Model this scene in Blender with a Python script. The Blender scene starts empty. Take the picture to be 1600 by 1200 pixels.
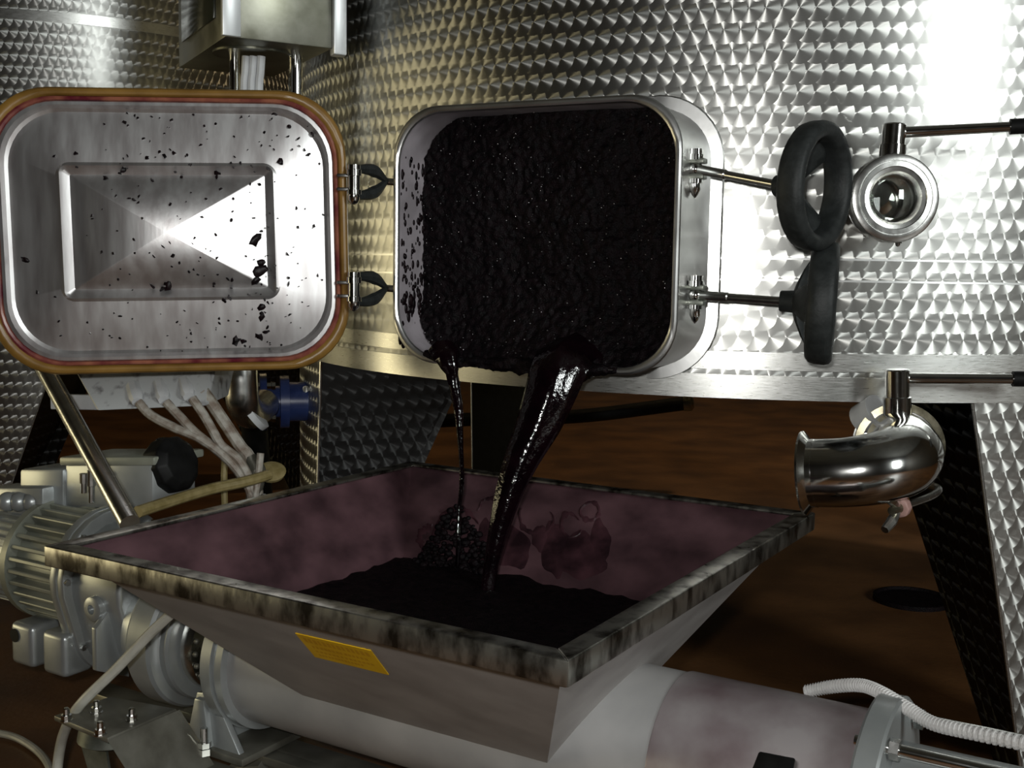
import bpy, bmesh, math, random
from math import sin, cos, tan, pi, sqrt, radians, atan2
from mathutils import Vector, Matrix, noise

random.seed(7)
scene = bpy.context.scene
COL = scene.collection
V = Vector

# ------------------------------------------------------------------ camera
F, H, PIT, ROLL = 1766.0, 0.87, 0.103, 0.016
FW = V((0, cos(PIT), -sin(PIT))); UP = V((0, sin(PIT), cos(PIT))); RT = V((1, 0, 0))
cam = bpy.data.cameras.new('camera')
cam.sensor_fit = 'HORIZONTAL'; cam.sensor_width = 36.0
cam.lens = 36.0 * F / 1600.0
cam.clip_start = 0.02
camo = bpy.data.objects.new('camera', cam); COL.objects.link(camo)
r_ = RT * cos(ROLL) + UP * sin(ROLL); u_ = UP * cos(ROLL) - RT * sin(ROLL)
camo.matrix_world = Matrix(((r_.x, u_.x, -FW.x, 0), (r_.y, u_.y, -FW.y, 0), (r_.z, u_.z, -FW.z, H), (0, 0, 0, 1)))
scene.camera = camo
O = V((0, 0, H))

# ------------------------------------------------------------------ world, light, exposure
w = bpy.data.worlds.new('world'); scene.world = w; w.use_nodes = True
w.node_tree.nodes['Background'].inputs[0].default_value = (0.75, 0.8, 0.8, 1)
w.node_tree.nodes['Background'].inputs[1].default_value = 0.05
scene.view_settings.view_transform = 'Standard'
scene.view_settings.look = 'None'
scene.view_settings.gamma = 1.0
scene.view_settings.use_curve_mapping = False
scene.view_settings.exposure = 0.0

def area(name, loc, target, sx, sy, power, color):
    l = bpy.data.lights.new(name, 'AREA'); l.shape = 'RECTANGLE'; l.size = sx; l.size_y = sy
    l.energy = power; l.color = color
    o = bpy.data.objects.new(name, l); COL.objects.link(o); o.location = loc
    o.rotation_euler = (V(target) - V(loc)).to_track_quat('-Z', 'Y').to_euler()
    return o
# daylight through the window behind the photographer, on the right
area('window_daylight', (3.85, -2.97, 2.35), (3.2, 0.0, 1.9), 1.0, 1.7, 172, (0.95, 1.0, 0.98))
# added warm panel out of view at left, gives the tank its gold reflection
area('warm_fill_panel', (-5.45, 2.2, 0.62), (0.0, 2.2, 0.60), 2.8, 1.2, 45, (1.0, 0.86, 0.50))
# the camera's own flash
area('camera_flash', (-0.05, -0.03, H + 0.06), (-0.05, 2.0, H - 0.12), 0.05, 0.03, 12.5, (1.0, 1.0, 0.97))
# lamp hanging in the hall behind the tank
l = bpy.data.lights.new('hall_lamp', 'POINT'); l.energy = 95; l.color = (1.0, 0.75, 0.42); l.shadow_soft_size = 0.15
lo = bpy.data.objects.new('hall_lamp', l); COL.objects.link(lo); lo.location = (1.5, 5.1, 3.5)

# ------------------------------------------------------------------ helpers
def ray(px, py):
    u = px - 800.0; v = py - 600.0; c, s = cos(ROLL), sin(ROLL)
    return FW + RT * ((c * u + s * v) / F) - UP * ((-s * u + c * v) / F)
def at(px, py, Y):
    d = ray(px, py); return O + d * (Y / d.y)
def atz(px, py, z):
    d = ray(px, py); return O + d * ((z - H) / d.z)

class MB:
    """collects shapes; build() links them as one mesh object"""
    def __init__(s):
        s.v = []; s.f = []; s.uv = {}
    def add(s, vs, fs, uvs=None):
        b = len(s.v); s.v += [V(p) for p in vs]
        s.f += [tuple(i + b for i in f) for f in fs]
        if uvs:
            for i, q in enumerate(uvs): s.uv[b + i] = q
        return s
    def quadbox(s, p):
        return s.add(p, [(0, 3, 2, 1), (4, 5, 6, 7), (0, 1, 5, 4), (1, 2, 6, 5), (2, 3, 7, 6), (3, 0, 4, 7)])
    def box(s, c, sz, ax=None):
        c = V(c); X, Y, Z = ax if ax else (V((1, 0, 0)), V((0, 1, 0)), V((0, 0, 1)))
        a, b, d = sz[0] / 2, sz[1] / 2, sz[2] / 2
        q = [(-1, -1), (1, -1), (1, 1), (-1, 1)]
        return s.quadbox([c + X * a * i + Y * b * j - Z * d for i, j in q] + [c + X * a * i + Y * b * j + Z * d for i, j in q])
    def prism(s, pts, d):
        n = len(pts); pts = [V(p) for p in pts]; d = V(d)
        return s.add(pts + [p + d for p in pts], [tuple(range(n - 1, -1, -1)), tuple(range(n, 2 * n))] + [(i, (i + 1) % n, n + (i + 1) % n, n + i) for i in range(n)])
    def lathe(s, P, ax, prof, n=32, a0=0.0, closed=False):
        P = V(P); ax = V(ax).normalized(); X, Y = frame(ax)
        m = len(prof); vs = []
        for d, r in prof:
            for k in range(n):
                a = 2 * pi * k / n + a0
                vs.append(P + ax * d + (X * cos(a) + Y * sin(a)) * r)
        fs = []
        for i in range(m if closed else m - 1):
            j = (i + 1) % m
            for k in range(n):
                fs.append((i * n + k, i * n + (k + 1) % n, j * n + (k + 1) % n, j * n + k))
        if not closed:
            fs.append(tuple(range(n - 1, -1, -1))); fs.append(tuple((m - 1) * n + k for k in range(n)))
        return s.add(vs, fs)
    def cyl(s, a, b, r, r2=None, n=20):
        a = V(a); b = V(b); L = (b - a).length
        return s.lathe(a, b - a, [(0, r), (L, r if r2 is None else r2)], n)
    def tube(s, pts, rad, n=12, sub=8, smooth=True, flat=None):
        pts = [V(p) for p in pts]; rad = rad if isinstance(rad, (list, tuple)) else [rad] * len(pts)
        if smooth: pts, rad = catmull(pts, rad, sub)
        m = len(pts); vs = []; X = None
        for i in range(m):
            t = (pts[min(i + 1, m - 1)] - pts[max(i - 1, 0)]).normalized()
            if X is None: X, Y = frame(t)
            else:
                X = (X - t * X.dot(t)).normalized(); Y = t.cross(X)
            for k in range(n):
                a = 2 * pi * k / n
                vs.append(pts[i] + (X * cos(a) + Y * sin(a)) * rad[i])
        fs = [(i * n + k, i * n + (k + 1) % n, (i + 1) * n + (k + 1) % n, (i + 1) * n + k) for i in range(m - 1) for k in range(n)]
        fs.append(tuple(range(n - 1, -1, -1))); fs.append(tuple((m - 1) * n + k for k in range(n)))
        return s.add(vs, fs)
    def loops(s, ls, cap0=False, cap1=False, close=False):
        n = len(ls[0]); b = [p for l in ls for p in l]; m = len(ls)
        fs = []
        for i in range(m if close else m - 1):
            j = (i + 1) % m
            fs += [(i * n + k, i * n + (k + 1) % n, j * n + (k + 1) % n, j * n + k) for k in range(n)]
        if cap0: fs.append(tuple(range(n - 1, -1, -1)))
        if cap1: fs.append(tuple((m - 1) * n + k for k in range(n)))
        return s.add(b, fs)
    def ball(s, c, r, sc=(1, 1, 1), n=10, m=7):
        c = V(c); vs = [c + V((0, 0, -r * sc[2]))]
        for i in range(1, m):
            a = -pi / 2 + pi * i / m
            for k in range(n):
                b = 2 * pi * k / n
                vs.append(c + V((cos(a) * cos(b) * r * sc[0], cos(a) * sin(b) * r * sc[1], sin(a) * r * sc[2])))
        vs.append(c + V((0, 0, r * sc[2]))); fs = []
        for k in range(n): fs.append((0, 1 + (k + 1) % n, 1 + k))
        for i in range(m - 2):
            for k in range(n):
                fs.append((1 + i * n + k, 1 + i * n + (k + 1) % n, 1 + (i + 1) * n + (k + 1) % n, 1 + (i + 1) * n + k))
        t = len(vs) - 1; o = 1 + (m - 2) * n
        for k in range(n): fs.append((o + k, o + (k + 1) % n, t))
        return s.add(vs, fs)
    def build(s, name, mat, parent=None, bevel=0.0, sharp=30, fix=True, seg=2):
        off = V((0, 0, 0)); p = parent
        while p: off += p.location; p = p.parent
        me = bpy.data.meshes.new(name)
        me.from_pydata([v - off for v in s.v], [], s.f)
        if s.uv:
            ul = me.uv_layers.new(name='UVMap')
            for lp in me.loops: ul.data[lp.index].uv = s.uv.get(lp.vertex_index, (0, 0))
        if fix or bevel:
            bm = bmesh.new(); bm.from_mesh(me)
            if fix: bmesh.ops.recalc_face_normals(bm, faces=bm.faces)
            if bevel:
                es = [e for e in bm.edges if len(e.link_faces) == 2 and e.calc_face_angle(0) > radians(25)]
                bmesh.ops.bevel(bm, geom=es, offset=bevel, segments=seg, affect='EDGES', profile=0.5, clamp_overlap=True)
            bm.to_mesh(me); bm.free()
        me.shade_smooth(); me.set_sharp_from_angle(angle=radians(sharp))
        me.materials.append(mat)
        o = bpy.data.objects.new(name, me); COL.objects.link(o)
        if parent: o.parent = parent
        return o

def frame(ax):
    ax = V(ax).normalized()
    X = ax.cross(V((0, 0, 1)))
    if X.length < 1e-3: X = ax.cross(V((1, 0, 0)))
    X.normalize(); return X, ax.cross(X)
def catmull(pts, rad, sub):
    P = [pts[0] * 2 - pts[1]] + pts + [pts[-1] * 2 - pts[-2]]; out = []; ro = []
    for i in range(1, len(P) - 2):
        a, b, c, d = P[i - 1:i + 3]
        for k in range(sub):
            t = k / sub
            out.append(0.5 * (2 * b + (c - a) * t + (2 * a - 5 * b + 4 * c - d) * t * t + (3 * b - a - 3 * c + d) * t ** 3))
            ro.append(rad[i - 1] * (1 - t) + rad[i] * t)
    out.append(pts[-1]); ro.append(rad[-1]); return out, ro
def tag(o, label, cat, group=None, kind=None):
    o['label'] = label; o['category'] = cat
    if group: o['group'] = group
    if kind: o['kind'] = kind
    return o
def thing(name, loc, label, cat, group=None):
    o = bpy.data.objects.new(name, None); COL.objects.link(o); o.location = loc; o.empty_display_size = 0.05
    return tag(o, label, cat, group)
def struct(o):
    o['kind'] = 'structure'; return o
def rrect(hx, hy, r, n=8):
    """rounded rectangle outline in 2D, counter-clockwise, 4*(n+1) points"""
    out = []
    for cx, cy, a0 in ((hx - r, hy - r, 0), (-hx + r, hy - r, 90), (-hx + r, -hy + r, 180), (hx - r, -hy + r, 270)):
        for k in range(n + 1):
            a = radians(a0 + 90 * k / n); out.append((cx + r * cos(a), cy + r * sin(a)))
    return out
def hexprof(mb, c, ax, r, h): return mb.lathe(c, ax, [(0, r), (h, r)], 6)

# ------------------------------------------------------------------ materials
def newmat(name):
    m = bpy.data.materials.new(name); m.use_nodes = True
    nt = m.node_tree; return m, nt, nt.nodes['Principled BSDF']
def N(nt, t, **kw):
    n = nt.nodes.new(t)
    for k, v in kw.items(): setattr(n, k, v)
    return n
def lk(nt, a, b): nt.links.new(a, b)
def c4(c): return (c[0], c[1], c[2], 1)
def pbr(name, c1, c2, scale=20, rough=0.4, metal=0.0, bump=0.0, stretch=(1, 1, 1), lo=0.35, hi=0.65, spec=0.5, rvar=0.08, bscale=None, aniso=0.0, coat=0.0):
    m, nt, b = newmat(name)
    tc = N(nt, 'ShaderNodeTexCoord'); mp = N(nt, 'ShaderNodeMapping'); mp.inputs['Scale'].default_value = stretch
    lk(nt, tc.outputs['Object'], mp.inputs[0])
    nz = N(nt, 'ShaderNodeTexNoise'); nz.inputs['Scale'].default_value = scale; nz.inputs['Detail'].default_value = 5
    lk(nt, mp.outputs[0], nz.inputs['Vector'])
    cr = N(nt, 'ShaderNodeValToRGB'); cr.color_ramp.elements[0].position = lo; cr.color_ramp.elements[1].position = hi
    cr.color_ramp.elements[0].color = c4(c1); cr.color_ramp.elements[1].color = c4(c2)
    lk(nt, nz.outputs[0], cr.inputs[0]); lk(nt, cr.outputs[0], b.inputs['Base Color'])
    mr = N(nt, 'ShaderNodeMapRange'); mr.inputs[3].default_value = max(0.02, rough - rvar); mr.inputs[4].default_value = rough + rvar
    lk(nt, nz.outputs[0], mr.inputs[0]); lk(nt, mr.outputs[0], b.inputs['Roughness'])
    b.inputs['Metallic'].default_value = metal; b.inputs['Specular IOR Level'].default_value = spec
    b.inputs['Anisotropic'].default_value = aniso; b.inputs['Coat Weight'].default_value = coat
    if bump:
        n2 = N(nt, 'ShaderNodeTexNoise'); n2.inputs['Scale'].default_value = bscale or scale * 2; n2.inputs['Detail'].default_value = 3
        lk(nt, mp.outputs[0], n2.inputs['Vector'])
        bp = N(nt, 'ShaderNodeBump'); bp.inputs['Strength'].default_value = bump; bp.inputs['Distance'].default_value = 0.004
        lk(nt, n2.outputs[0], bp.inputs['Height']); lk(nt, bp.outputs[0], b.inputs['Normal'])
    return m

def perlage(name, base, rough, aniso=0.92, PU=0.026, PV=0.0325, RC=0.0228, dirt=0.12, soft=0.30):
    """engine-turned stainless sheet: overlapping discs of concentric scratches (scratch direction drives the anisotropy)"""
    m, nt, b = newmat(name)
    def M(op, a, b_=None, c=None):
        n = N(nt, 'ShaderNodeMath', operation=op)
        for i, q in enumerate((a, b_, c)):
            if q is None: continue
            if isinstance(q, (int, float)): n.inputs[i].default_value = q
            else: lk(nt, q, n.inputs[i])
        return n.outputs[0]
    uv = N(nt, 'ShaderNodeUVMap', uv_map='UVMap'); sp = N(nt, 'ShaderNodeSeparateXYZ'); lk(nt, uv.outputs[0], sp.inputs[0])
    u0, v0 = sp.outputs[0], sp.outputs[1]
    k0 = M('FLOOR', M('DIVIDE', v0, PV))
    def row(k):
        dv = M('SUBTRACT', v0, M('MULTIPLY', M('ADD', k, 0.5), PV))
        off = M('MULTIPLY', M('FLOORED_MODULO', k, 2.0), PU * 0.5)
        jit = M('MULTIPLY', M('SINE', M('MULTIPLY', k, 12.9898)), PU * 0.10)
        uu = M('SUBTRACT', u0, M('ADD', off, jit))
        w2 = M('SUBTRACT', RC * RC, M('MULTIPLY', dv, dv))
        ww = M('SQRT', M('MAXIMUM', w2, 0.0))
        i = M('CEIL', M('DIVIDE', M('SUBTRACT', uu, ww), PU))
        du = M('SUBTRACT', uu, M('MULTIPLY', i, PU))
        cov = M('MULTIPLY', M('GREATER_THAN', w2, 0.0), M('GREATER_THAN', M('ADD', du, ww), 0.0))
        return du, dv, cov, i
    du1, dv1, _, i1 = row(k0)
    kk = M('ADD', k0, 1.0)
    du2, dv2, cov, i2 = row(kk)
    def mix(a, b_): return M('ADD', M('MULTIPLY', b_, cov), M('MULTIPLY', a, M('SUBTRACT', 1.0, cov)))
    du, dv = mix(du1, du2), mix(dv1, dv2)
    idn = mix(M('ADD', M('MULTIPLY', i1, 7.13), M('MULTIPLY', k0, 3.71)), M('ADD', M('MULTIPLY', i2, 7.13), M('MULTIPLY', kk, 3.71)))
    ge = N(nt, 'ShaderNodeNewGeometry')
    cx = N(nt, 'ShaderNodeVectorMath', operation='CROSS_PRODUCT'); cx.inputs[0].default_value = (0, 0, 1); lk(nt, ge.outputs['Normal'], cx.inputs[1])
    nn = N(nt, 'ShaderNodeVectorMath', operation='NORMALIZE'); lk(nt, cx.outputs[0], nn.inputs[0])
    s1 = N(nt, 'ShaderNodeVectorMath', operation='SCALE'); lk(nt, nn.outputs[0], s1.inputs[0]); lk(nt, du, s1.inputs['Scale'])
    cz = N(nt, 'ShaderNodeCombineXYZ'); lk(nt, dv, cz.inputs[2])
    ad = N(nt, 'ShaderNodeVectorMath', operation='ADD'); lk(nt, s1.outputs[0], ad.inputs[0]); lk(nt, cz.outputs[0], ad.inputs[1])
    tn = N(nt, 'ShaderNodeVectorMath', operation='NORMALIZE'); lk(nt, ad.outputs[0], tn.inputs[0])
    lk(nt, tn.outputs[0], b.inputs['Tangent'])
    wn = N(nt, 'ShaderNodeTexWhiteNoise', noise_dimensions='1D'); lk(nt, idn, wn.inputs['W'])
    tc = N(nt, 'ShaderNodeTexCoord')
    nz = N(nt, 'ShaderNodeTexNoise'); nz.inputs['Scale'].default_value = 6; nz.inputs['Detail'].default_value = 6; lk(nt, tc.outputs['Object'], nz.inputs['Vector'])
    f = M('ADD', M('MULTIPLY', wn.outputs['Value'], 0.10), M('ADD', M('MULTIPLY', nz.outputs[0], dirt), 0.95 - dirt * 0.5))
    cm = N(nt, 'ShaderNodeVectorMath', operation='SCALE'); cm.inputs[0].default_value = base; lk(nt, f, cm.inputs['Scale'])
    lk(nt, cm.outputs[0], b.inputs['Base Color'])
    b.inputs['Metallic'].default_value = 1.0; b.inputs['Roughness'].default_value = rough; b.inputs['Anisotropic'].default_value = aniso
    b2 = N(nt, 'ShaderNodeBsdfPrincipled'); lk(nt, cm.outputs[0], b2.inputs['Base Color']); b2.inputs['Metallic'].default_value = 1.0; b2.inputs['Roughness'].default_value = 0.36
    mx = N(nt, 'ShaderNodeMixShader'); mx.inputs[0].default_value = soft; lk(nt, b.outputs[0], mx.inputs[1]); lk(nt, b2.outputs[0], mx.inputs[2])
    lk(nt, mx.outputs[0], nt.nodes['Material Output'].inputs['Surface'])
    return m

MT = {}
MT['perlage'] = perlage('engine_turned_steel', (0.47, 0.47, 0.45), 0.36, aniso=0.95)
MT['perlage_shaded'] = perlage('shaded_engine_turned_steel', (0.06, 0.06, 0.06), 0.34, dirt=0.3, soft=0.25)  # darkened copy of the tank steel, shade put into the colour
MT['band'] = pbr('brushed_band_steel', (0.60, 0.60, 0.57), (0.68, 0.68, 0.66), 60, 0.30, 1.0, 0.05, (1, 1, 14))
MT['neck'] = pbr('rolled_neck_steel', (0.58, 0.58, 0.57), (0.66, 0.66, 0.65), 14, 0.34, 1.0, 0.05)
MT['lining'] = pbr('wine_filmed_steel', (0.30, 0.27, 0.29), (0.42, 0.38, 0.41), 20, 0.45, 0.25, 0.03)
MT['door'] = pbr('satin_door_steel', (0.56, 0.53, 0.53), (0.70, 0.69, 0.69), 9, 0.38, 0.96, 0.03, (6, 6, 1), rvar=0.05)
MT['chrome'] = pbr('polished_steel', (0.68, 0.68, 0.66), (0.74, 0.74, 0.72), 30, 0.12, 1.0, 0.0, rvar=0.04)
MT['steel'] = pbr('turned_steel', (0.56, 0.56, 0.54), (0.66, 0.66, 0.64), 40, 0.25, 1.0, 0.04)
MT['gasket'] = pbr('amber_rubber_gasket', (0.15, 0.078, 0.016), (0.24, 0.13, 0.028), 18, 0.35, 0.0, 0.05)
MT['redlip'] = pbr('wine_stained_lip', (0.10, 0.012, 0.02), (0.28, 0.10, 0.06), 26, 0.3, 0.0, 0.05)
MT['rubber'] = pbr('black_moulded_plastic', (0.012, 0.014, 0.014), (0.022, 0.025, 0.025), 60, 0.55, 0.0, 0.12, bscale=220, spec=0.3)
MT['black'] = pbr('black_plastic_and_shade', (0.004, 0.004, 0.004), (0.008, 0.008, 0.008), 40, 0.5, 0.0, spec=0.15)  # black plastic parts; also the painted shade of the far legs
MT['must'] = pbr('black_grape_must', (0.0015, 0.001, 0.0015), (0.006, 0.003, 0.004), 90, 0.55, 0.0, 0.6, bscale=330, spec=0.10)
MT['wine'] = pbr('dark_wine', (0.0015, 0.0005, 0.001), (0.004, 0.001, 0.002), 30, 0.10, 0.0, 0.25, bscale=120, spec=0.5, rvar=0.03)
MT['splash'] = pbr('wine_film', (0.012, 0.005, 0.007), (0.055, 0.022, 0.028), 22, 0.45, 0.0, 0.2, spec=0.2)
MT['glint'] = pbr('must_glint', (0.25, 0.24, 0.25), (0.4, 0.38, 0.4), 30, 0.15, 0.9, 0.0, spec=0.6, rvar=0.02)  # bright metal colour that imitates glints on the must
MT['skin'] = pbr('grape_skin', (0.002, 0.001, 0.0015), (0.008, 0.003, 0.004), 80, 0.4, 0.0, 0.2, spec=0.2)
MT['hopper_in'] = pbr('wine_stained_hopper_steel', (0.036, 0.017, 0.021), (0.12, 0.060, 0.070), 12, 0.48, 0.2, 0.08, (1, 1, 1.6), 0.3, 0.72)
MT['hopper_out'] = pbr('dull_hopper_steel', (0.23, 0.213, 0.205), (0.31, 0.29, 0.28), 9, 0.5, 0.15, 0.03, (1, 1, 2))
MT['rim'] = pbr('streaked_rim_steel', (0.07, 0.062, 0.05), (0.42, 0.41, 0.37), 46, 0.30, 0.95, 0.08, (1, 1, 0.45), 0.36, 0.58)
MT['tube'] = pbr('silver_painted_tube', (0.32, 0.32, 0.32), (0.42, 0.415, 0.41), 8, 0.42, 0.35, 0.02)
MT['tube_stain'] = pbr('wine_stained_tube', (0.19, 0.14, 0.15), (0.37, 0.34, 0.345), 9, 0.40, 0.35, 0.04, (1, 1, 1), 0.38, 0.66)
MT['silver'] = pbr('silver_machine_paint', (0.33, 0.35, 0.35), (0.42, 0.44, 0.44), 12, 0.34, 0.55, 0.02)
MT['olive'] = pbr('yellowed_machine_paint', (0.21, 0.22, 0.18), (0.30, 0.31, 0.26), 14, 0.40, 0.3, 0.03)
MT['boxsteel'] = pbr('weathered_box_steel', (0.11, 0.11, 0.08), (0.25, 0.25, 0.21), 16, 0.34, 0.8, 0.05, lo=0.3, hi=0.75)
MT['smoked'] = pbr('smoked_window_plastic', (0.03, 0.035, 0.025), (0.06, 0.06, 0.045), 6, 0.12, 0.0)
MT['alu'] = pbr('white_aluminium_strip', (0.55, 0.57, 0.58), (0.66, 0.68, 0.69), 30, 0.35, 0.3, 0.02, (1, 1, 0.2))
MT['conduit'] = pbr('pale_grey_conduit', (0.48, 0.49, 0.50), (0.58, 0.59, 0.60), 30, 0.5)
MT['whitebox'] = pbr('grimy_white_plastic', (0.10, 0.09, 0.095), (0.40, 0.41, 0.41), 34, 0.5, 0.0, 0.02, lo=0.30, hi=0.46)
MT['cable'] = pbr('dirty_pale_cable', (0.16, 0.12, 0.09), (0.34, 0.32, 0.28), 60, 0.5, 0.0, 0.05)
MT['cable2'] = pbr('cream_cable', (0.33, 0.32, 0.27), (0.42, 0.41, 0.36), 40, 0.4)
MT['yellowpipe'] = pbr('yellowed_hose', (0.16, 0.125, 0.045), (0.25, 0.20, 0.09), 50, 0.5, 0.0, 0.1)
MT['hose'] = pbr('white_corrugated_plastic', (0.50, 0.49, 0.48), (0.60, 0.59, 0.58), 30, 0.45)
MT['blue'] = pbr('blue_enamel', (0.02, 0.035, 0.13), (0.035, 0.06, 0.19), 20, 0.3, 0.0, 0.03, coat=0.3)
MT['sticker'] = pbr('yellow_sticker', (0.62, 0.36, 0.004), (0.70, 0.43, 0.008), 25, 0.45)
MT['print'] = pbr('orange_sticker_print', (0.50, 0.25, 0.004), (0.56, 0.29, 0.006), 25, 0.5)
MT['frame'] = pbr('oily_trolley_steel', (0.11, 0.105, 0.085), (0.20, 0.195, 0.165), 18, 0.42, 0.6, 0.05)
MT['castor'] = pbr('grimy_castor_steel', (0.10, 0.11, 0.09), (0.22, 0.23, 0.20), 24, 0.38, 0.6, 0.05)
MT['glass'] = None
MT['brass'] = pbr('tarnished_brass', (0.10, 0.09, 0.06), (0.28, 0.26, 0.19), 40, 0.3, 0.9)
MT['pinknut'] = pbr('stained_plastic_knob', (0.30, 0.17, 0.15), (0.42, 0.26, 0.23), 40, 0.45)
MT['floor'] = pbr('brown_wet_floor', (0.075, 0.032, 0.011), (0.145, 0.064, 0.021), 3.5, 0.45, 0.0, 0.25, bscale=60, rvar=0.15)
MT['wall'] = pbr('olive_brown_wall', (0.022, 0.018, 0.012), (0.036, 0.028, 0.018), 2.0, 0.7, 0.0, 0.1)
MT['ceiling'] = pbr('dim_ceiling', (0.08, 0.08, 0.075), (0.11, 0.11, 0.10), 2.0, 0.8)
g, nt, b = newmat('sight_glass'); b.inputs['Transmission Weight'].default_value = 1.0; b.inputs['Roughness'].default_value = 0.03; b.inputs['IOR'].default_value = 1.45; b.inputs['Base Color'].default_value = (0.93, 0.96, 0.93, 1); MT['glass'] = g

# ------------------------------------------------------------------ the hall
XL, XR, YF, YB, ZC = -5.5, 5.5, -3.0, 9.0, 4.6
mb = MB(); mb.box(((XL + XR) / 2, (YF + YB) / 2, -0.05), (XR - XL, YB - YF, 0.1)); struct(mb.build('floor', MT['floor']))
mb = MB(); mb.box(((XL + XR) / 2, (YF + YB) / 2, ZC + 0.05), (XR - XL, YB - YF, 0.1)); struct(mb.build('ceiling', MT['ceiling']))
mb = MB(); mb.box(((XL + XR) / 2, YB + 0.1, ZC / 2), (XR - XL + .4, 0.2, ZC)); struct(mb.build('wall_back', MT['wall']))
mb = MB(); mb.box((XR + 0.1, (YF + YB) / 2, ZC / 2), (0.2, YB - YF, ZC)); struct(mb.build('wall_right', MT['wall']))
# left wall, with an opening added for the warm panel
mb = MB()
mb.box((XL - 0.1, (YF + 0.8) / 2, ZC / 2), (0.2, 0.8 - YF, ZC)); mb.box((XL - 0.1, (3.6 + YB) / 2, ZC / 2), (0.2, YB - 3.6, ZC)); mb.box((XL - 0.1, 2.2, (1.25 + ZC) / 2), (0.2, 2.8, ZC - 1.25))
struct(mb.build('wall_left', MT['wall']))
# wall behind the photographer with the window
mb = MB()
mb.box((XL / 2 + 1.625, YF - 0.1, ZC / 2), (3.25 - XL, 0.2, ZC)); mb.box(((4.45 + XR) / 2, YF - 0.1, ZC / 2), (XR - 4.45, 0.2, ZC))
mb.box((3.85, YF - 0.1, 0.72), (1.2, 0.2, 1.44)); mb.box((3.85, YF - 0.1, (3.26 + ZC) / 2), (1.2, 0.2, ZC - 3.26))
struct(mb.build('wall_front', MT['wall']))

# ------------------------------------------------------------------ tanks
CX, CY, R = 0.58718, 2.94197, 1.1238
PHM = -0.4683                                    # angle of the hatch
def pol(c, r, ph, z): return V((c[0] + r * sin(ph), c[1] - r * cos(ph), z))
def sheet(mb, c, r, zlo, zhi, p0, p1, nph, nz, t=0.0):
    """curved sheet; p0/p1 may be functions of z, zlo/zhi of phi"""
    f0 = p0 if callable(p0) else (lambda z: p0); f1 = p1 if callable(p1) else (lambda z: p1)
    g0 = zlo if callable(zlo) else (lambda p: zlo); g1 = zhi if callable(zhi) else (lambda p: zhi)
    vs = []; uv = []; full = not callable(p0) and not callable(p1) and abs(p1 - p0 - 2 * pi) < 1e-6
    for j in range(nz + 1):
        for i in range(nph + 1):
            zz = (g0(0) + (g1(0) - g0(0)) * j / nz)
            p = f0(zz) + (f1(zz) - f0(zz)) * i / nph
            z = g0(p) + (g1(p) - g0(p)) * j / nz
            vs.append(pol(c, r, p, z)); uv.append((r * p, z))
    fs = [(j * (nph + 1) + i, j * (nph + 1) + i + 1, (j + 1) * (nph + 1) + i + 1, (j + 1) * (nph + 1) + i) for j in range(nz) for i in range(nph)]
    mb.add(vs, fs, uv)
    if t:
        nv = len(vs)
        vs2 = [V((c[0], c[1], v.z)) + (v - V((c[0], c[1], v.z))) * ((r - t) / r) for v in vs]
        mb.add(vs2, [tuple(reversed(f)) for f in fs], uv)
        b0 = len(mb.v) - 2 * nv; e = []
        row = nph + 1
        for i in range(nph): e += [(i, i + 1), (nz * row + i + 1, nz * row + i)]
        for j in range(nz): e += [((j + 1) * row, j * row), (j * row + nph, (j + 1) * row + nph)]
        mb.f += [(b0 + a, b0 + a + nv, b0 + b_ + nv, b0 + b_) for a, b_ in e]
    return mb
def plate(mb, a, b, c, d, th, nrm):
    """flat plate with perlage uv: a,b bottom, c,d top"""
    a, b, c, d = V(a), V(b), V(c), V(d); nrm = V(nrm).normalized() * th
    def uvp(p): return ((V((p.x, p.y, 0)) - V((a.x, a.y, 0))).length, p.z)
    P = [a, b, c, d]; Q = [p + nrm for p in P]
    mb.add(P + Q, [(0, 3, 2, 1), (4, 5, 6, 7), (0, 1, 5, 4), (1, 2, 6, 5), (2, 3, 7, 6), (3, 0, 4, 7)], [uvp(p) for p in P + Q])
    return mb
ZB = 0.665
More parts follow.
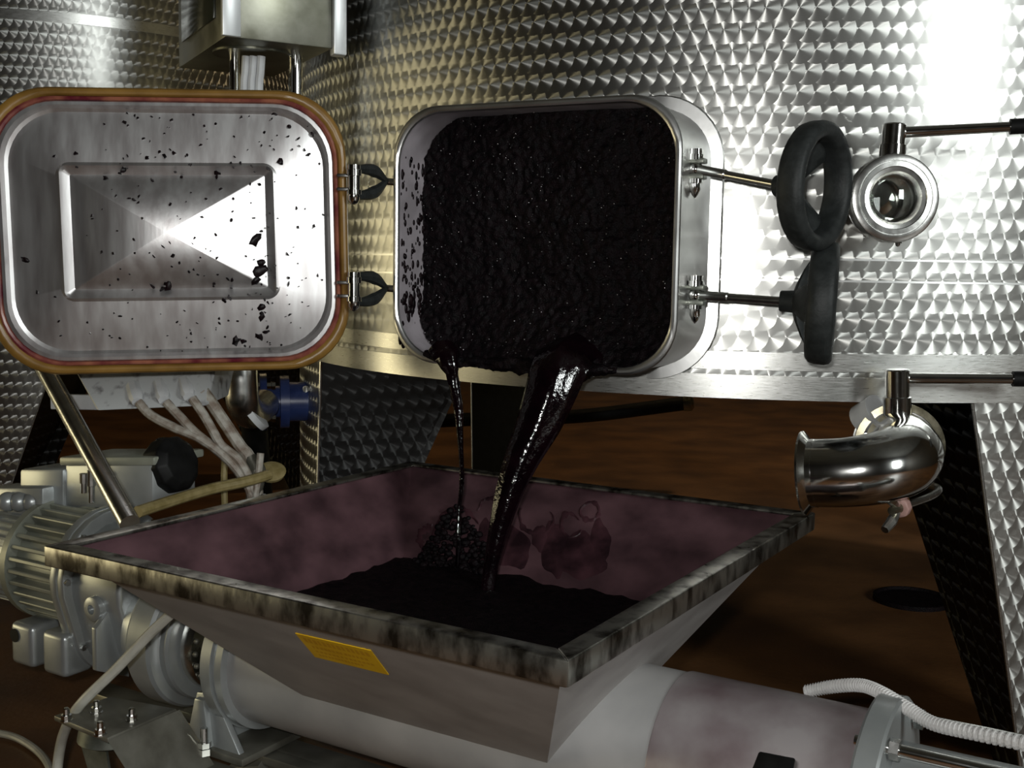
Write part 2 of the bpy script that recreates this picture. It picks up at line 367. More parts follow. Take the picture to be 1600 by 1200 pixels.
def make_tank(name, c, r, label, legs, band_fn, top=3.2, skew=0.0):
    T = thing(name, (c[0], c[1], 0), label, 'tank')
    mb = MB(); sheet(mb, c, r, ZB, top, -pi, pi, 160, 12); mb.build('shell', MT['perlage'], T, fix=False)
    mb = MB(); mb.lathe((c[0], c[1], 0), (0, 0, 1), [(ZB + 0.012, r - 0.012), (ZB + 0.02, r - 0.012)], 96); mb.build('bottom_plate', MT['perlage_shaded'], T)
    mb = MB(); mb.lathe((c[0], c[1], 0), (0, 0, 1), [(top, r), (top + 0.15, 0.25)], 96); mb.build('roof', MT['band'], T)
    mb = MB(); sheet(mb, c, r + 0.003, ZB - 0.003, ZB + 0.036, -pi, pi, 160, 1, 0.012); mb.build('lower_band', MT['band'], T)
    mb = MB(); sheet(mb, c, r + 0.002, lambda p: band_fn(p), lambda p: band_fn(p) + 0.029, -pi, pi, 160, 1, 0.004); mb.build('upper_band', MT['band'], T)
    for (f0, f1, g0, g1) in legs:      # top angles f0..f1, foot angles g0..g1
        lo = lambda z, a=f0, q=g0: a + (q - a) * (1 - z / ZB); hi = lambda z, a=f1, q=g1: a + (q - a) * (1 - z / ZB)
        mb = MB(); sheet(mb, c, r - 0.001, 0.0, ZB, lo, hi, 14, 12, 0.005); lg = mb.build('leg', MT['black' if abs(f0) > 1.9 and r > 1 else 'perlage'], T, fix=False)  # far legs are flat black: their shade is painted, not plastic
        for fn, sg in ((lo, 1), (hi, -1)):
            wb, wt = 0.07, 0.36
            pts = [pol(c, r - 0.004, fn(0), 0), pol(c, r - wb, fn(0) - sg * skew * .3, 0), pol(c, r - wt, fn(ZB) - sg * skew, ZB - 0.004), pol(c, r - 0.004, fn(ZB), ZB - 0.004)]
            nr = V((cos(fn(0.3)), sin(fn(0.3)), 0)) * sg
            mb = MB(); plate(mb, *pts, 0.004, nr); mb.build('gusset_plate', MT['black' if abs(f0) > 1.9 and r > 1 else 'perlage_shaded'], lg, fix=False, sharp=20)  # plates take the darkened steel, shade in the colour; far ones flat black
            mb = MB(); mb.tube([pol(c, r - 0.001, fn(0), 0.0), pol(c, r - 0.001, fn(ZB), ZB - 0.004)], 0.0028, 8, smooth=False); mb.build('edge_bead', MT['band'], lg)
    return T
D = radians
tank = make_tank('wine_tank', (CX, CY), R, 'large engine-turned steel wine tank with the open rectangular hatch', [
    (D(8.4), D(32), D(15.5), D(27)), (D(-88), D(-63), D(-84), D(-66.5)), (D(-149), D(-139.5), D(-148), D(-140.5)), (D(112), D(130), D(115), D(127))],
    lambda p: 0.7225 - 0.0135 * cos(p + 0.47 - 0.10) + 0.0005)
# second tank to the left behind
C2 = (-1.62, 4.12); R2 = 0.86
def hit2(px, py):
    d = ray(px, py); a = d.x ** 2 + d.y ** 2; bb = -2 * (d.x * C2[0] + d.y * C2[1]); cc = C2[0] ** 2 + C2[1] ** 2 - R2 ** 2
    t = (-bb - sqrt(bb * bb - 4 * a * cc)) / 2 / a; p = O + d * t; return atan2(p.x - C2[0], -(p.y - C2[1])), p.z
e0, z0 = hit2(75, 590); e1, z1 = hit2(22, 742)
sl = (e1 - e0) / (z1 - z0); et = e0 + sl * (ZB - z0); ef = et + sl * (0 - ZB)
tank2 = make_tank('wine_tank', C2, R2, 'smaller engine-turned steel wine tank in the left background behind the hatch door', [
    (et - 0.9, et, ef - 0.75, ef), (et + 1.5, et + 1.9, et + 1.55, et + 1.85)], lambda p: 1.545, skew=0.30)

for zz in (0.8905, 0.8560):
    mb = MB(); sheet(mb, (CX, CY), R + 0.0012, zz - .0016, zz + .0016, -pi, pi, 160, 1, 0.003); mb.build('weld_seam', MT['neck'], tank)
# ---- hatch neck on the first tank
NM = V((sin(PHM), -cos(PHM), 0)); TM = V((cos(PHM), sin(PHM), 0)); ZM = H + 0.0495; PN = 0.129
MC = V((CX, CY, 0)) + NM * R + V((0, 0, ZM))
def mp_(a, b, d): return MC + TM * a + V((0, 0, b)) + NM * d
HX, HY, RC_ = 0.251, 0.210, 0.085
def nloop(dx, d, rr=0): return [mp_(a, b, d) for a, b in rrect(HX + dx, HY + dx, RC_ + dx + rr, 10)]
mb = MB(); mb.loops([nloop(0, -0.07), nloop(0, PN), nloop(-0.004, PN)])
neck = mb.build('hatch_neck', MT['neck'], tank)
mb = MB(); mb.loops([nloop(-0.004, PN), nloop(-0.004, -0.07)]); mb.build('neck_lining', MT['lining'], neck)
rim = [[mp_(a * (1 + 0) , b, d) for a, b in rrect(HX - 0.002 + 0.0055 * cos(q), HY - 0.002 + 0.0055 * cos(q), RC_, 10)] for q, d in ((2 * pi * k / 10, PN + 0.0055 * sin(2 * pi * k / 10)) for k in range(10))]
mb = MB(); mb.loops(rim, close=True); mb.build('rim_bead', MT['neck'], neck)
def shellpt(a, b, lift):       # point on the curved shell at hatch coordinates
    ph = PHM + a / R; return pol((CX, CY), R + lift, ph, ZM + b)
mb = MB(); lp = []
for grow, lift in ((0.000, 0.004), (0.020, 0.004), (0.024, -0.002)):
    lp.append([shellpt(a, b, lift) for a, b in rrect(HX + grow, HY + grow, RC_ + grow, 10)])
mb.loops(lp); mb.build('reinforcing_pad', MT['neck'], neck)

# ---- the grape mass in the hatch
mb = MB(); nx, ny = 150, 126; vs = []; idx = {}; fs = []
def inside(a, b, m=0.0045):
    ax_, by_ = max(abs(a) - (HX - m - RC_), 0), max(abs(b) - (HY - m - RC_), 0)
    return sqrt(ax_ ** 2 + by_ ** 2) <= RC_ + 1e-6
for j in range(ny + 1):
    for i in range(nx + 1):
        a = (i / nx * 2 - 1) * (HX - 0.0045); b_ = (j / ny * 2 - 1) * (HY - 0.0045)
        if not inside(a, b_):       # pull to the rounded corner
            sx, sy = (1 if a > 0 else -1), (1 if b_ > 0 else -1)
            cx, cy = sx * (HX - 0.0045 - RC_), sy * (HY - 0.0045 - RC_); q = sqrt((a - cx) ** 2 + (b_ - cy) ** 2)
            a, b_ = cx + (a - cx) / q * RC_, cy + (b_ - cy) / q * RC_
        p = V((a, b_, 0))
        d = PN - 0.085 + 0.012 * noise.noise(p * 7) + 0.005 * noise.noise(p * 26 + V((3, 1, 0))) + 0.004 * noise.noise(p * 80) + 0.005 * noise.noise(p * 150 + V((7, 0, 2)))
        d += 0.055 * max(0, (-b_ - 0.10) / 0.11) ** 1.6 * (0.75 + 0.25 * sin(a * 17 + 1))
        d += 0.030 * max(0, (a - 0.12) / 0.13) ** 2
        d = min(d, PN - 0.004 if b_ > -0.195 else PN + 0.006)
        vs.append(mp_(a, b_, d))
for j in range(ny):
    for i in range(nx):
        k = j * (nx + 1) + i; fs.append((k, k + 1, k + nx + 2, k + nx + 1))
mb.add(vs, fs); po = mb.build('grape_pomace', MT['must'], fix=False, sharp=60)
tag(po, 'glistening black mass of grape must filling the open hatch', 'grape must', kind='stuff')

# ---- hatch door, opened to the left
DC = at(268, 363, 1.835); yaw = 0.16
DT = V((cos(yaw), sin(yaw), 0)); DN = V((sin(yaw), -cos(yaw), 0)); tl = 0.024
DT, DU = DT * cos(tl) + V((0, 0, sin(tl))), V((0, 0, cos(tl))) - DT * sin(tl)
def dp(a, b, h): return DC + DT * a + DU * b + DN * h
door = bpy.data.objects.new('hatch_door', None); COL.objects.link(door); door.parent = tank; door.location = DC - V((CX, CY, 0))
def dl(hx, hy, r, h, n=10): return [dp(a, b, h) for a, b in rrect(hx, hy, r, n)]
mb = MB()
mb.loops([dl(.281, .226, .112, -.012), dl(.281, .226, .112, .002), dl(.262, .207, .095, .004), dl(.258, .203, .092, .012), dl(.253, .198, .090, .013), dl(.248, .193, .088, .006),
          dl(.243, .188, .085, .003), dl(.215, .155, .055, .010), dl(.170, .109, .022, .018), dl(.164, .104, .012, .0205), dl(.159, .099, .006, .017), dl(.150, .090, .003, .012)])
n_ = 44; b0 = len(mb.v); mb.v.append(dp(0.0, -0.002, .012 + .058)); mb.f += [(b0 - n_ + k, b0 - n_ + (k + 1) % n_, b0) for k in range(n_)]
mb.loops([dl(.281, .226, .112, -.012), dl(.262, .207, .095, -.016), dl(.16, .10, .02, .012)], cap1=True)
mb.build('pressed_panel', MT['door'], door, fix=False, sharp=13)
gl = []
for k in range(12):
    q = 2 * pi * k / 12
    gl.append([dp(a, b, 0.006 + 0.009 * sin(q)) for a, b in rrect(.2735 + .0072 * cos(q), .2185 + .0072 * cos(q), .104, 10)])
mb = MB(); mb.loops(gl, close=True); mb.build('gasket', MT['gasket'], door)
gl = []
for k in range(8):
    q = 2 * pi * k / 8
    gl.append([dp(a, b, 0.009 + 0.005 * sin(q)) for a, b in rrect(.2632 + .0035 * cos(q), .2082 + .0035 * cos(q), .096, 10)])
mb = MB(); mb.loops(gl, close=True); mb.build('gasket_lip', MT['redlip'], door)
# hinges
for py in (285, 452):
    hc = at(553, py, 1.86)
    mb = MB(); mb.lathe(hc - V((0, 0, .030)), (0, 0, 1), [(-.006, .001), (-.004, .006), (.002, .0095), (.010, .0095), (.0105, .0125), (.018, .0125), (.0185, .0100), (.040, .0100), (.0405, .0125), (.050, .0125), (.051, .0108), (.058, .0108)], 16)
    hg = mb.build('hinge_pin', MT['chrome'], tank)
    mb = MB(); e = hc - DT * 0.022 + V((0, 0.006, 0))
    for s in (-1, 1): mb.box((hc + e) / 2 + V((0, 0, s * 0.011)), (0.034, 0.010, 0.006))
    mb.build('door_lug', MT['steel'], hg, bevel=.0015)
    tip = at(604, py - 2, 1.955); mb = MB()
    for s in (-1, 1):
        a = hc + V((0.004, 0, s * 0.022)); m_ = (a * 0.45 + tip * 0.55) + V((0, 0, s * 0.008))
        mb.tube([a, m_, tip], [.006, .011, .004], 8)
    mb.build('hinge_fork', MT['rubber'], hg)
    mb = MB(); mb.cyl(tip - TM * .008, at(622, py, 1.965), .006, .006, 12); mb.build('hinge_stud', MT['chrome'], hg)
# ---- swing-bolt hand wheels on the right of the neck
def swing(py_l, end, axis, label):
    lug = at(1087, py_l, 1.755)
    G = thing('hand_wheel_clamp', lug, label, 'clamp', 'hatch clamps')
    mb = MB()
    for s in (-1, 1): mb.box(lug + V((-.004, .004, s * .012)), (.040, .022, .008), (TM, NM, V((0, 0, 1))))
    mb.build('lug', MT['castor'], G, bevel=.0015)
    mb = MB(); mb.lathe(lug - V((0, 0, .034)), (0, 0, 1), [(-.010, .0008), (-.005, .005), (.003, .0085), (.012, .0085), (.0125, .0115), (.019, .0115), (.0195, .008), (.047, .008), (.0475, .0125), (.056, .0125), (.0565, .0105), (.064, .0105)], 16)
    mb.build('pivot_bolt', MT['chrome'], G)
    d = V(axis).normalized(); hub = end - d * 0.052
    mb = MB(); mb.ball(lug, .0115, n=14, m=9); mb.build('eye', MT['chrome'], G)
    L = (hub - lug).length; mb = MB(); mb.lathe(lug, hub - lug, [(.006, .0075), (L * .35, .0075), (L * .36, .0062), (L * .97, .0062)], 14); mb.build('rod', MT['steel'], G)
    mb = MB(); r0 = .0905
    mb.lathe(end, d, [(-.025, r0 - .018), (-.024, r0 - .009), (-.019, r0 - .003), (-.010, r0 - .0005), (.004, r0), (.011, r0 - .002), (.0145, r0 - .007), (.0145, r0 - .014), (.012, r0 - .020), (.006, r0 - .0235), (-.006, r0 - .024), (-.017, r0 - .024), (-.023, r0 - .022)], 48, closed=True)
    wh = mb.build('wheel_rim', MT['rubber'], G, sharp=50)
    mb = MB(); mb.lathe(end, d, [(-.066, .014), (-.064, .0155), (-.046, .0165), (-.042, .020), (-.036, .022), (-.032, .017)], 24); mb.build('hub', MT['rubber'], G, sharp=50)
    X, Y = frame(d)
    for k in range(3):
        a = radians(120 * k); u = X * cos(a) + Y * sin(a)
        tg = d.cross(u); mb = MB(); ls = []
        for k2, (dd, rr_, wd, th) in enumerate(((-.042, .008, .014, .007), (-.038, .024, .020, .007), (-.030, .044, .026, .007), (-.016, r0 - .020, .032, .006), (-.008, r0 - .010, .034, .004))):
            ax2 = (d * .6 - u * .8).normalized() if k2 < 3 else d
            ls.append([end + d * dd + u * rr_ + tg * wd * cos(2 * pi * q / 12) + d * th * sin(2 * pi * q / 12) for q in range(12)])
        mb.loops(ls, True, True); mb.build('spoke', MT['rubber'], G)
    return G
swing(264, at(1279, 291, 1.605), (.77, -.63, -.04), 'black hand wheel with see-through ring, upper of the two hatch clamps')
swing(461, at(1290, 474, 1.66), (.955, -.29, -.03), 'black hand wheel seen edge-on, lower of the two hatch clamps')

# ------------------------------------------------------------------ tasting valve with sight glass
pc = at(1400, 309, 1.705); ax_ = V((0.02, -1, 0.03)).normalized()
G = thing('sight_glass_valve', pc, 'polished round sight-glass valve with lever handle above the hand wheels on the tank', 'valve')
G['label'] = 'polished round sight-glass valve with lever handle, right of the upper hand wheel'
mb = MB(); mb.lathe(pc, ax_, [(-.125, .048), (-.05, .048), (-.049, .060), (-.036, .063), (-.034, .057), (-.027, .057), (-.025, .066), (-.006, .0665), (-.001, .065), (.000, .063), (.0005, .056), (-.0012, .0555), (-.0012, .054), (.0005, .0535), (.001, .047), (-.0015, .046), (-.0025, .040), (-.010, .0355), (-.045, .034), (-.046, .001)], 56)
mb.build('body', MT['steel'], G, sharp=25)
mb = MB(); mb.lathe(pc, ax_, [(-.028, .0335), (-.016, .035), (-.010, .030), (-.006, .018), (-.005, .001)], 40); mb.build('glass', MT['glass'], G)
mb = MB(); mb.lathe(pc, ax_, [(-.044, .033), (-.038, .012), (-.034, .002)], 24); mb.build('valve_disc', MT['chrome'], G)
pa = pc + V((0, .028, .055)); top_ = at(1398, 194, 1.735)
mb = MB(); mb.lathe(pa, top_ - pa, [(0, .0195), (.025, .0195), (.026, .0175), ((top_ - pa).length - .002, .0175), ((top_ - pa).length, .016)], 24); mb.build('stem_housing', MT['chrome'], G)
ha = at(1408, 207, 1.735); hb = at(1578, 198, 1.70); hd = (hb - ha).normalized()
mb = MB(); mb.cyl(ha, hb, .0085, .0075, 16); mb.build('lever', MT['chrome'], G)
mb = MB(); mb.cyl(hb, hb + hd * .09, .0115, .0115, 16); mb.build('lever_grip', MT['black'], G)
mb = MB(); b1 = at(1403, 372, 1.72); hexprof(mb, b1, (0, 0, -1), .006, .008); mb.ball(b1 - V((0, 0, .009)), .004); mb.build('drain_screw', MT['chrome'], G)

# ------------------------------------------------------------------ drain valve with elbow below the tank
G = thing('drain_valve', at(1400, 640, 1.82), 'polished drain valve with lever handle under the lower rim of the tank', 'valve')
vb = at(1398, 690, 1.88); vf = at(1408, 700, 1.74); vd = (vf - vb).normalized()
mb = MB(); mb.lathe(vb, vd, [(-.30, .046), (-.02, .046), (-.018, .066), (.0, .068), (.012, .068), (.014, .056), (.045, .056), (.047, .066), (.065, .066), (.067, .05)], 40); mb.build('body', MT['steel'], G)
s0 = at(1402, 650, 1.765); s1 = at(1402, 577, 1.765)
mb = MB(); L = (s1 - s0).length; mb.lathe(s0, s1 - s0, [(-.01, .0215), (.030, .0215), (.031, .0185), (L - .002, .0185), (L, .0165)], 24); mb.build('stem_housing', MT['chrome'], G)
ha = at(1412, 591, 1.765); hb = at(1582, 592, 1.74); hd = (hb - ha).normalized()
mb = MB(); mb.cyl(ha, hb, .0085, .0080, 16); mb.build('lever', MT['chrome'], G)
mb = MB(); mb.cyl(hb, hb + hd * .09, .012, .012, 16); mb.build('lever_grip', MT['black'], G)
mb = MB(); mb.cyl(at(1345, 655, 1.83), at(1372, 640, 1.80), .024, .026, 20); mb.build('white_plug', MT['conduit'], G)

E_ = thing('pipe_elbow', at(1262, 740, 1.6), 'polished steel pipe elbow with flared outlet pointing left', 'pipe')
pe = [at(1405, 694, 1.76), at(1412, 702, 1.70), at(1416, 712, 1.655), at(1402, 722, 1.615), at(1368, 732, 1.598), at(1320, 738, 1.606), at(1272, 739, 1.625)]
mb = MB(); mb.tube(pe, [.052, .0525, .053, .053, .0515, .050, .0495], 32, 8); mb.build('bend', MT['chrome'], E_, sharp=40)
od = (pe[-1] - pe[-2]).normalized()
mb = MB(); mb.lathe(pe[-1], od, [(-.004, .050), (.004, .050), (.012, .0615), (.015, .0615), (.015, .0585), (.006, .046), (-.03, .046)], 40); mb.build('flared_flange', MT['chrome'], E_)
K = thing('pipe_clamp', at(1420, 780, 1.72), 'tarnished two-bolt clamp ring with wing nut around the elbow joint', 'clamp')
kc = vb + vd * .10; 
mb = MB(); mb.lathe(kc, vd, [(-.011, .058), (-.010, .069), (.010, .069), (.011, .058)], 40, closed=True); mb.build('clamp_ring', MT['brass'], K)
ka, kb = at(1462, 768, 1.70), at(1408, 792, 1.62)
mb = MB(); mb.tube([at(1440, 755, 1.73), at(1466, 763, 1.70), at(1455, 775, 1.67), kb], .0055, 10); mb.build('eye_bolt', MT['steel'], K)
kd = (at(1375, 806, 1.58) - kb).normalized()
mb = MB(); mb.lathe(kb - kd * .008, kd, [(0, .014), (.014, .016), (.016, .012)], 8); mb.build('knurled_nut', MT['pinknut'], K, bevel=.002)
X, Y = frame(kd); mb = MB(); mb.lathe(kb + kd * .008, kd, [(0, .008), (.02, .006)], 14); mb.build('wing_boss', MT['brass'], K)
for s in (-1, 1):
    mb = MB(); mb.tube([kb + kd * .012 + Y * s * .004, kb + kd * .026 + Y * s * .015, kb + kd * .046 + Y * s * .024], [.006, .008, .006], 8); mb.build('wing', MT['steel'], K)

# ------------------------------------------------------------------ must pump: trolley, hopper, screw tube, gear motor
E1 = V((0.854505, -0.519444, 0)); E2 = V((0.519444, 0.854505, 0)); EZ = V((0, 0, 1)); AXS = (E1, E2, EZ)
HC = V((-0.0648, 1.5387, 0))
def pp(s, t, z): return HC + E1 * s + E2 * t + EZ * z
ZR, ZT = 0.51, 0.26
pump = thing('must_pump', pp(0, 0, 0), 'grey steel must pump with square receiving hopper on a trolley', 'pump')
S1, S2 = 0.378, 0.389
# hopper walls (each a plate) and rim bars
def hring(s_, t_, z): return [pp(-s_, -t_, z), pp(s_, -t_, z), pp(s_, t_, z), pp(-s_, t_, z)]
topo = hring(S1 - .010, S2 - .010, ZR - .004); boto = hring(.200, .106, ZT); topi = hring(S1 - .014, S2 - .014, ZR - .004); boti = hring(.197, .103, ZT)
for k in range(4):
    j = (k + 1) % 4
    o_ = MB(); o_.add([boto[k], boto[j], topo[j], topo[k], boti[k], boti[j], topi[j], topi[k]], [(0, 1, 2, 3), (5, 4, 7, 6), (0, 4, 5, 1), (3, 2, 6, 7), (1, 5, 6, 2), (0, 3, 7, 4)])
    wl = o_.build('hopper_wall', MT['hopper_out'], pump, sharp=10)
    i_ = MB(); e = 0.0012
    ci = (boti[k] + boti[j] + topi[j] + topi[k]) / 4; nrm = (boti[j] - boti[k]).cross(topi[k] - boti[k]).normalized(); nrm = nrm if nrm.dot(pp(0, 0, .5) - ci) > 0 else -nrm
    i_.add([p + nrm * e for p in (boti[k], boti[j], topi[j], topi[k])], [(0, 1, 2, 3)]); i_.build('stained_lining', MT['hopper_in'], wl)
RW, RH = 0.026, 0.027
for k in range(4):
    j = (k + 1) % 4
    def rr(d, z): return hring(S1 - d, S2 - d, z)
    A, B, C_, D_ = rr(0, ZR - RH), rr(0, ZR), rr(RW, ZR), rr(RW, ZR - .005)
    E0, F0 = rr(.004, ZR - .005), rr(.004, ZR - RH)
    m_ = MB(); m_.add([q[k] for q in (A, B, C_, D_, E0, F0)] + [q[j] for q in (A, B, C_, D_, E0, F0)],
                      [(i, (i + 1) % 6, 6 + (i + 1) % 6, 6 + i) for i in range(6)] + [(0, 1, 2, 3, 4, 5), (11, 10, 9, 8, 7, 6)])
    m_.build('rim_bar', MT['rim'], pump, bevel=.0055, seg=3)
# yellow sticker on the front wall
def wallpt(px, py):
    a, b_, c_ = boto[0], boto[1], topo[1]; n = (b_ - a).cross(c_ - a).normalized(); d = ray(px, py)
    return O + d * ((a - O).dot(n) / d.dot(n)), (n if n.dot(O - a) > 0 else -n)
q4 = [(462, 988), (580, 1015), (608, 1053), (493, 1025)]; w4 = [wallpt(*q) for q in q4]; nW = w4[0][1]
mb = MB(); mb.prism([p + nW * .0003 for p, _ in w4], nW * .0012); stk = mb.build('yellow_sticker', MT['sticker'], pump)
stk['label'] = 'small yellow sticker'
P0, P1, P2, P3 = [p for p, _ in w4]
def sq(u, v): return (P0 * (1 - u) + P1 * u) * (1 - v) + (P3 * (1 - u) + P2 * u) * v + nW * .0016
for v0_, v1_, a0, a1 in ((.12, .30, .06, .94), (.42, .52, .10, .86), (.62, .70, .10, .90), (.78, .86, .10, .72)):
    mb = MB(); n = 14
    for i in range(n):
        u0_ = a0 + (a1 - a0) * (i + .12) / n; u1_ = a0 + (a1 - a0) * (i + .12 + random.uniform(.55, .85)) / n
        mb.add([sq(u0_, v1_), sq(u1_, v1_), sq(u1_, v0_), sq(u0_, v0_)], [(0, 1, 2, 3)])
    ob = mb.build('printed_line', MT['print'], stk); ob['kind'] = 'stuff'
# screw tube
mb = MB(); mb.lathe(pp(0, 0, ZT), E1, [(-.355, .105), (.33, .105)], 64); mb.build('screw_tube', MT['tube'], pump)
mb = MB(); mb.lathe(pp(0, 0, ZT), E1, [(.33, .1065), (.332, .1075), (.57, .1075)], 64); mb.build('stained_tube_section', MT['tube_stain'], pump)
mb = MB(); mb.lathe(pp(0, 0, ZT), E1, [(-.395, .116), (-.392, .119), (-.372, .119), (-.371, .112), (-.366, .112), (-.365, .116), (-.352, .116), (-.350, .105)], 64); mb.build('inlet_flange', MT['silver'], pump, sharp=25)
mb = MB(); mb.lathe(pp(0, 0, ZT), E1, [(.565, .110), (.566, .128), (.569, .130), (.592, .130), (.595, .127), (.596, .07)], 64); mb.build('outlet_flange', MT['silver'], pump, sharp=25)
mb = MB(); mb.lathe(pp(0, 0, ZT), E1, [(.59, .080), (1.05, .080)], 48); mb.build('stator_tube', MT['silver'], pump)
mb = MB(); mb.lathe(pp(0, 0, ZT), E1, [(1.05, .13), (1.075, .13)], 48); mb.build('stator_end_flange', MT['silver'], pump)
for a in (60, 128, 232, 308):
    ca, sa = cos(radians(a)), sin(radians(a)); tt, zz = -.112 * ca, .112 * sa
    mb = MB(); mb.cyl(pp(.56, tt, ZT + zz), pp(1.09, tt, ZT + zz), .007, .007, 14); tr = mb.build('tie_rod', MT['chrome'], pump)
    for s in (.598, 1.076):
        mb = MB(); hexprof(mb, pp(s, tt, ZT + zz), E1, .012, .010); mb.build('nut', MT['steel'], tr)
# dark clamp block on the front of the tube
mb = MB(); mb.quadbox([at(1170, 1215, 1.115), at(1236, 1222, 1.085), at(1236, 1222, 1.15), at(1170, 1215, 1.18), at(1186, 1174, 1.135), at(1243, 1185, 1.105), at(1243, 1185, 1.17), at(1186, 1174, 1.20)]); mb.build('clamp_block', MT['black'], pump, bevel=.002)
# coupling lantern between tube and gearbox
mb = MB(); mb.lathe(pp(0, 0, ZT), E1, [(-.40, .045), (-.50, .045)], 32); mb.build('drive_shaft', MT['frame'], pump)
mb = MB(); mb.lathe(pp(0, 0, ZT), E1, [(-.455, .062), (-.456, .076), (-.462, .078), (-.478, .078), (-.48, .07)], 48); ck = mb.build('chain_wheel', MT['steel'], pump)
for k in range(22):
    a = 2 * pi * k / 22; tt, zz = .071 * cos(a), .071 * sin(a)
    mb = MB(); mb.lathe(pp(-.4545, tt, ZT + zz), E1, [(0, .0045), (.004, .0045), (.006, .002)], 8); mb.build('chain_pin', MT['frame'], ck)
mb = MB(); mb.lathe(pp(0, 0, ZT), E1, [(-.484, .060), (-.485, .096), (-.490, .099), (-.502, .099), (-.506, .104), (-.508, .112), (-.514, .116), (-.555, .118), (-.562, .114), (-.566, .098), (-.60, .092)], 64); mb.build('gearbox_flange', MT['silver'], pump, sharp=25)
ZMo = ZT + .075     # motor axis height
# gearbox housing: outline in (t, z) extruded along the axis
def outline(r1, z1, r2, z2, n=14):
    pts = []
    for k in range(n + 1):
        a = radians(-10 + 200 * k / n); pts.append((r1 * cos(a), z1 + r1 * sin(a)))
    for k in range(n + 1):
        a = radians(190 + 160 * k / n); pts.append((r2 * cos(a), z2 + r2 * sin(a)))
    return pts
ol = outline(.112, ZMo, .088, ZT - .01)
mb = MB(); mb.prism([pp(-.60, t_, z_) for t_, z_ in outline(.095, ZMo - .005, .075, ZT - .01)], E1 * -.13); mb.build('gearbox_housing', MT['silver'], pump, bevel=.008, seg=3)
mb = MB(); mb.prism([pp(-.715, t_, z_) for t_, z_ in ol], E1 * -.016); mb.build('gearbox_cover_rim', MT['silver'], pump, bevel=.003)
mb = MB(); mb.prism([pp(-.733, t_, z_) for t_, z_ in ol], E1 * -.018); cr_ = mb.build('gearbox_cover_rim', MT['silver'], pump, bevel=.003)
for k in range(10):
    t_, z_ = ol[(k * 3 + 1) % len(ol)]; m0 = (ZMo + ZT) / 2
    mb = MB(); hexprof(mb, pp(-.715, t_ * .94, m0 + (z_ - m0) * .94), E1, .0055, .006); mb.build('cover_bolt', MT['steel'], cr_)
# rib and lifting boss on the gearbox
mb = MB(); mb.lathe(pp(-.655, -.085, ZT + .045), -E2, [(0, .022), (.018, .020), (.020, .016), (.020, .008), (.012, .008)], 24); mb.build('boss', MT['silver'], pump)
mb = MB(); mb.prism([pp(-.63, -.07, ZT + .06), pp(-.63, -.115, ZT + .02), pp(-.63, -.115, ZT - .05), pp(-.63, -.05, ZT - .08)], E1 * -.012); mb.build('rib', MT['silver'], pump, bevel=.002)
# finned drum
mb = MB(); mb.lathe(pp(0, 0, ZMo), E1, [(-.745, .086), (-.885, .086), (-.90, .078)], 48); dr = mb.build('finned_drum', MT['olive'], pump)
for k in range(30):
    a = 2 * pi * k / 30; rd = (E2 * cos(a) + EZ * sin(a)); tg = E2 * -sin(a) + EZ * cos(a)
    mb = MB(); mb.box(pp(-.815, 0, ZMo) + rd * .092, (.120, .022, .0075), (E1, rd, tg)); mb.build('cooling_fin', MT['olive'], dr, bevel=.0015, seg=1)
mb = MB(); mb.lathe(pp(0, 0, ZMo), E1, [(-.876, .088), (-.877, .107), (-.892, .107), (-.893, .088)], 48); mb.build('drum_ring', MT['olive'], dr)
# motor body with fine fins
mb = MB(); mb.lathe(pp(0, 0, ZMo), E1, [(-.90, .082), (-1.22, .082)], 48); mo = mb.build('motor_body', MT['silver'], pump)
for k in range(36):
    a = 2 * pi * k / 36; rd = (E2 * cos(a) + EZ * sin(a)); tg = E2 * -sin(a) + EZ * cos(a)
    mb = MB(); mb.box(pp(-1.06, 0, ZMo) + rd * .085, (.30, .016, .004), (E1, rd, tg)); mb.build('cooling_fin', MT['silver'], mo)
mb = MB(); mb.lathe(pp(0, 0, ZMo), E1, [(-1.21, .092), (-1.29, .092), (-1.30, .08)], 48); mb.build('fan_cover', MT['silver'], pump)
# terminal box, cap row and gland
def pxbox(m, x0, x1, y0, y1, Y, dep, skew=0.0):
    a, b_, c_, d_ = at(x0, y1, Y), at(x1, y1, Y - skew), at(x1, y0, Y - skew), at(x0, y0, Y)
    dv = E2 * dep
    return m.quadbox([a, b_, b_ + dv, a + dv, d_, c_, c_ + dv, d_ + dv])
mb = MB(); pxbox(mb, 30, 98, 733, 800, 2.03, .10, .05); tb = mb.build('terminal_box', MT['silver'], pump, bevel=.006)
mb = MB(); pxbox(mb, 100, 238, 722, 795, 1.985, .10, .09); mb.build('brake_housing', MT['silver'], pump, bevel=.008)
mb = MB(); pxbox(mb, 92, 240, 714, 728, 1.98, .115, .09); mb.build('housing_lid', MT['olive'], pump, bevel=.004)
for k, px in enumerate((12, 30, 50)):
    mb = MB(); mb.ball(at(px, 784, 1.99), .018, n=14, m=9); mb.build('screw_cap', MT['silver'], tb)
mb = MB(); pxbox(mb, -20, 66, 762, 815, 2.02, .06, .05); mb.build('cap_block', MT['silver'], pump, bevel=.006)
for px, py, h_ in ((131, 755, 30), (143, 760, 50), (218, 730, 26)):
    a = at(px, py - h_ / 2, 1.93); b_ = at(px, py + h_ / 2, 1.93)
    mb = MB(); mb.lathe(b_, a - b_, [(0, .0055), ((a - b_).length * .5, .0055), ((a - b_).length * .52, .0075), ((a - b_).length, .0075)], 10); mb.build('housing_screw', MT['steel'], pump)
mb = MB(); mb.cyl(at(232, 735, 1.965), at(246, 733, 1.955), .026, .026, 20); mb.build('gland_collar', MT['silver'], pump)
ga, gb = at(244, 733, 1.96), at(286, 722, 1.93); gl_ = (gb - ga).length
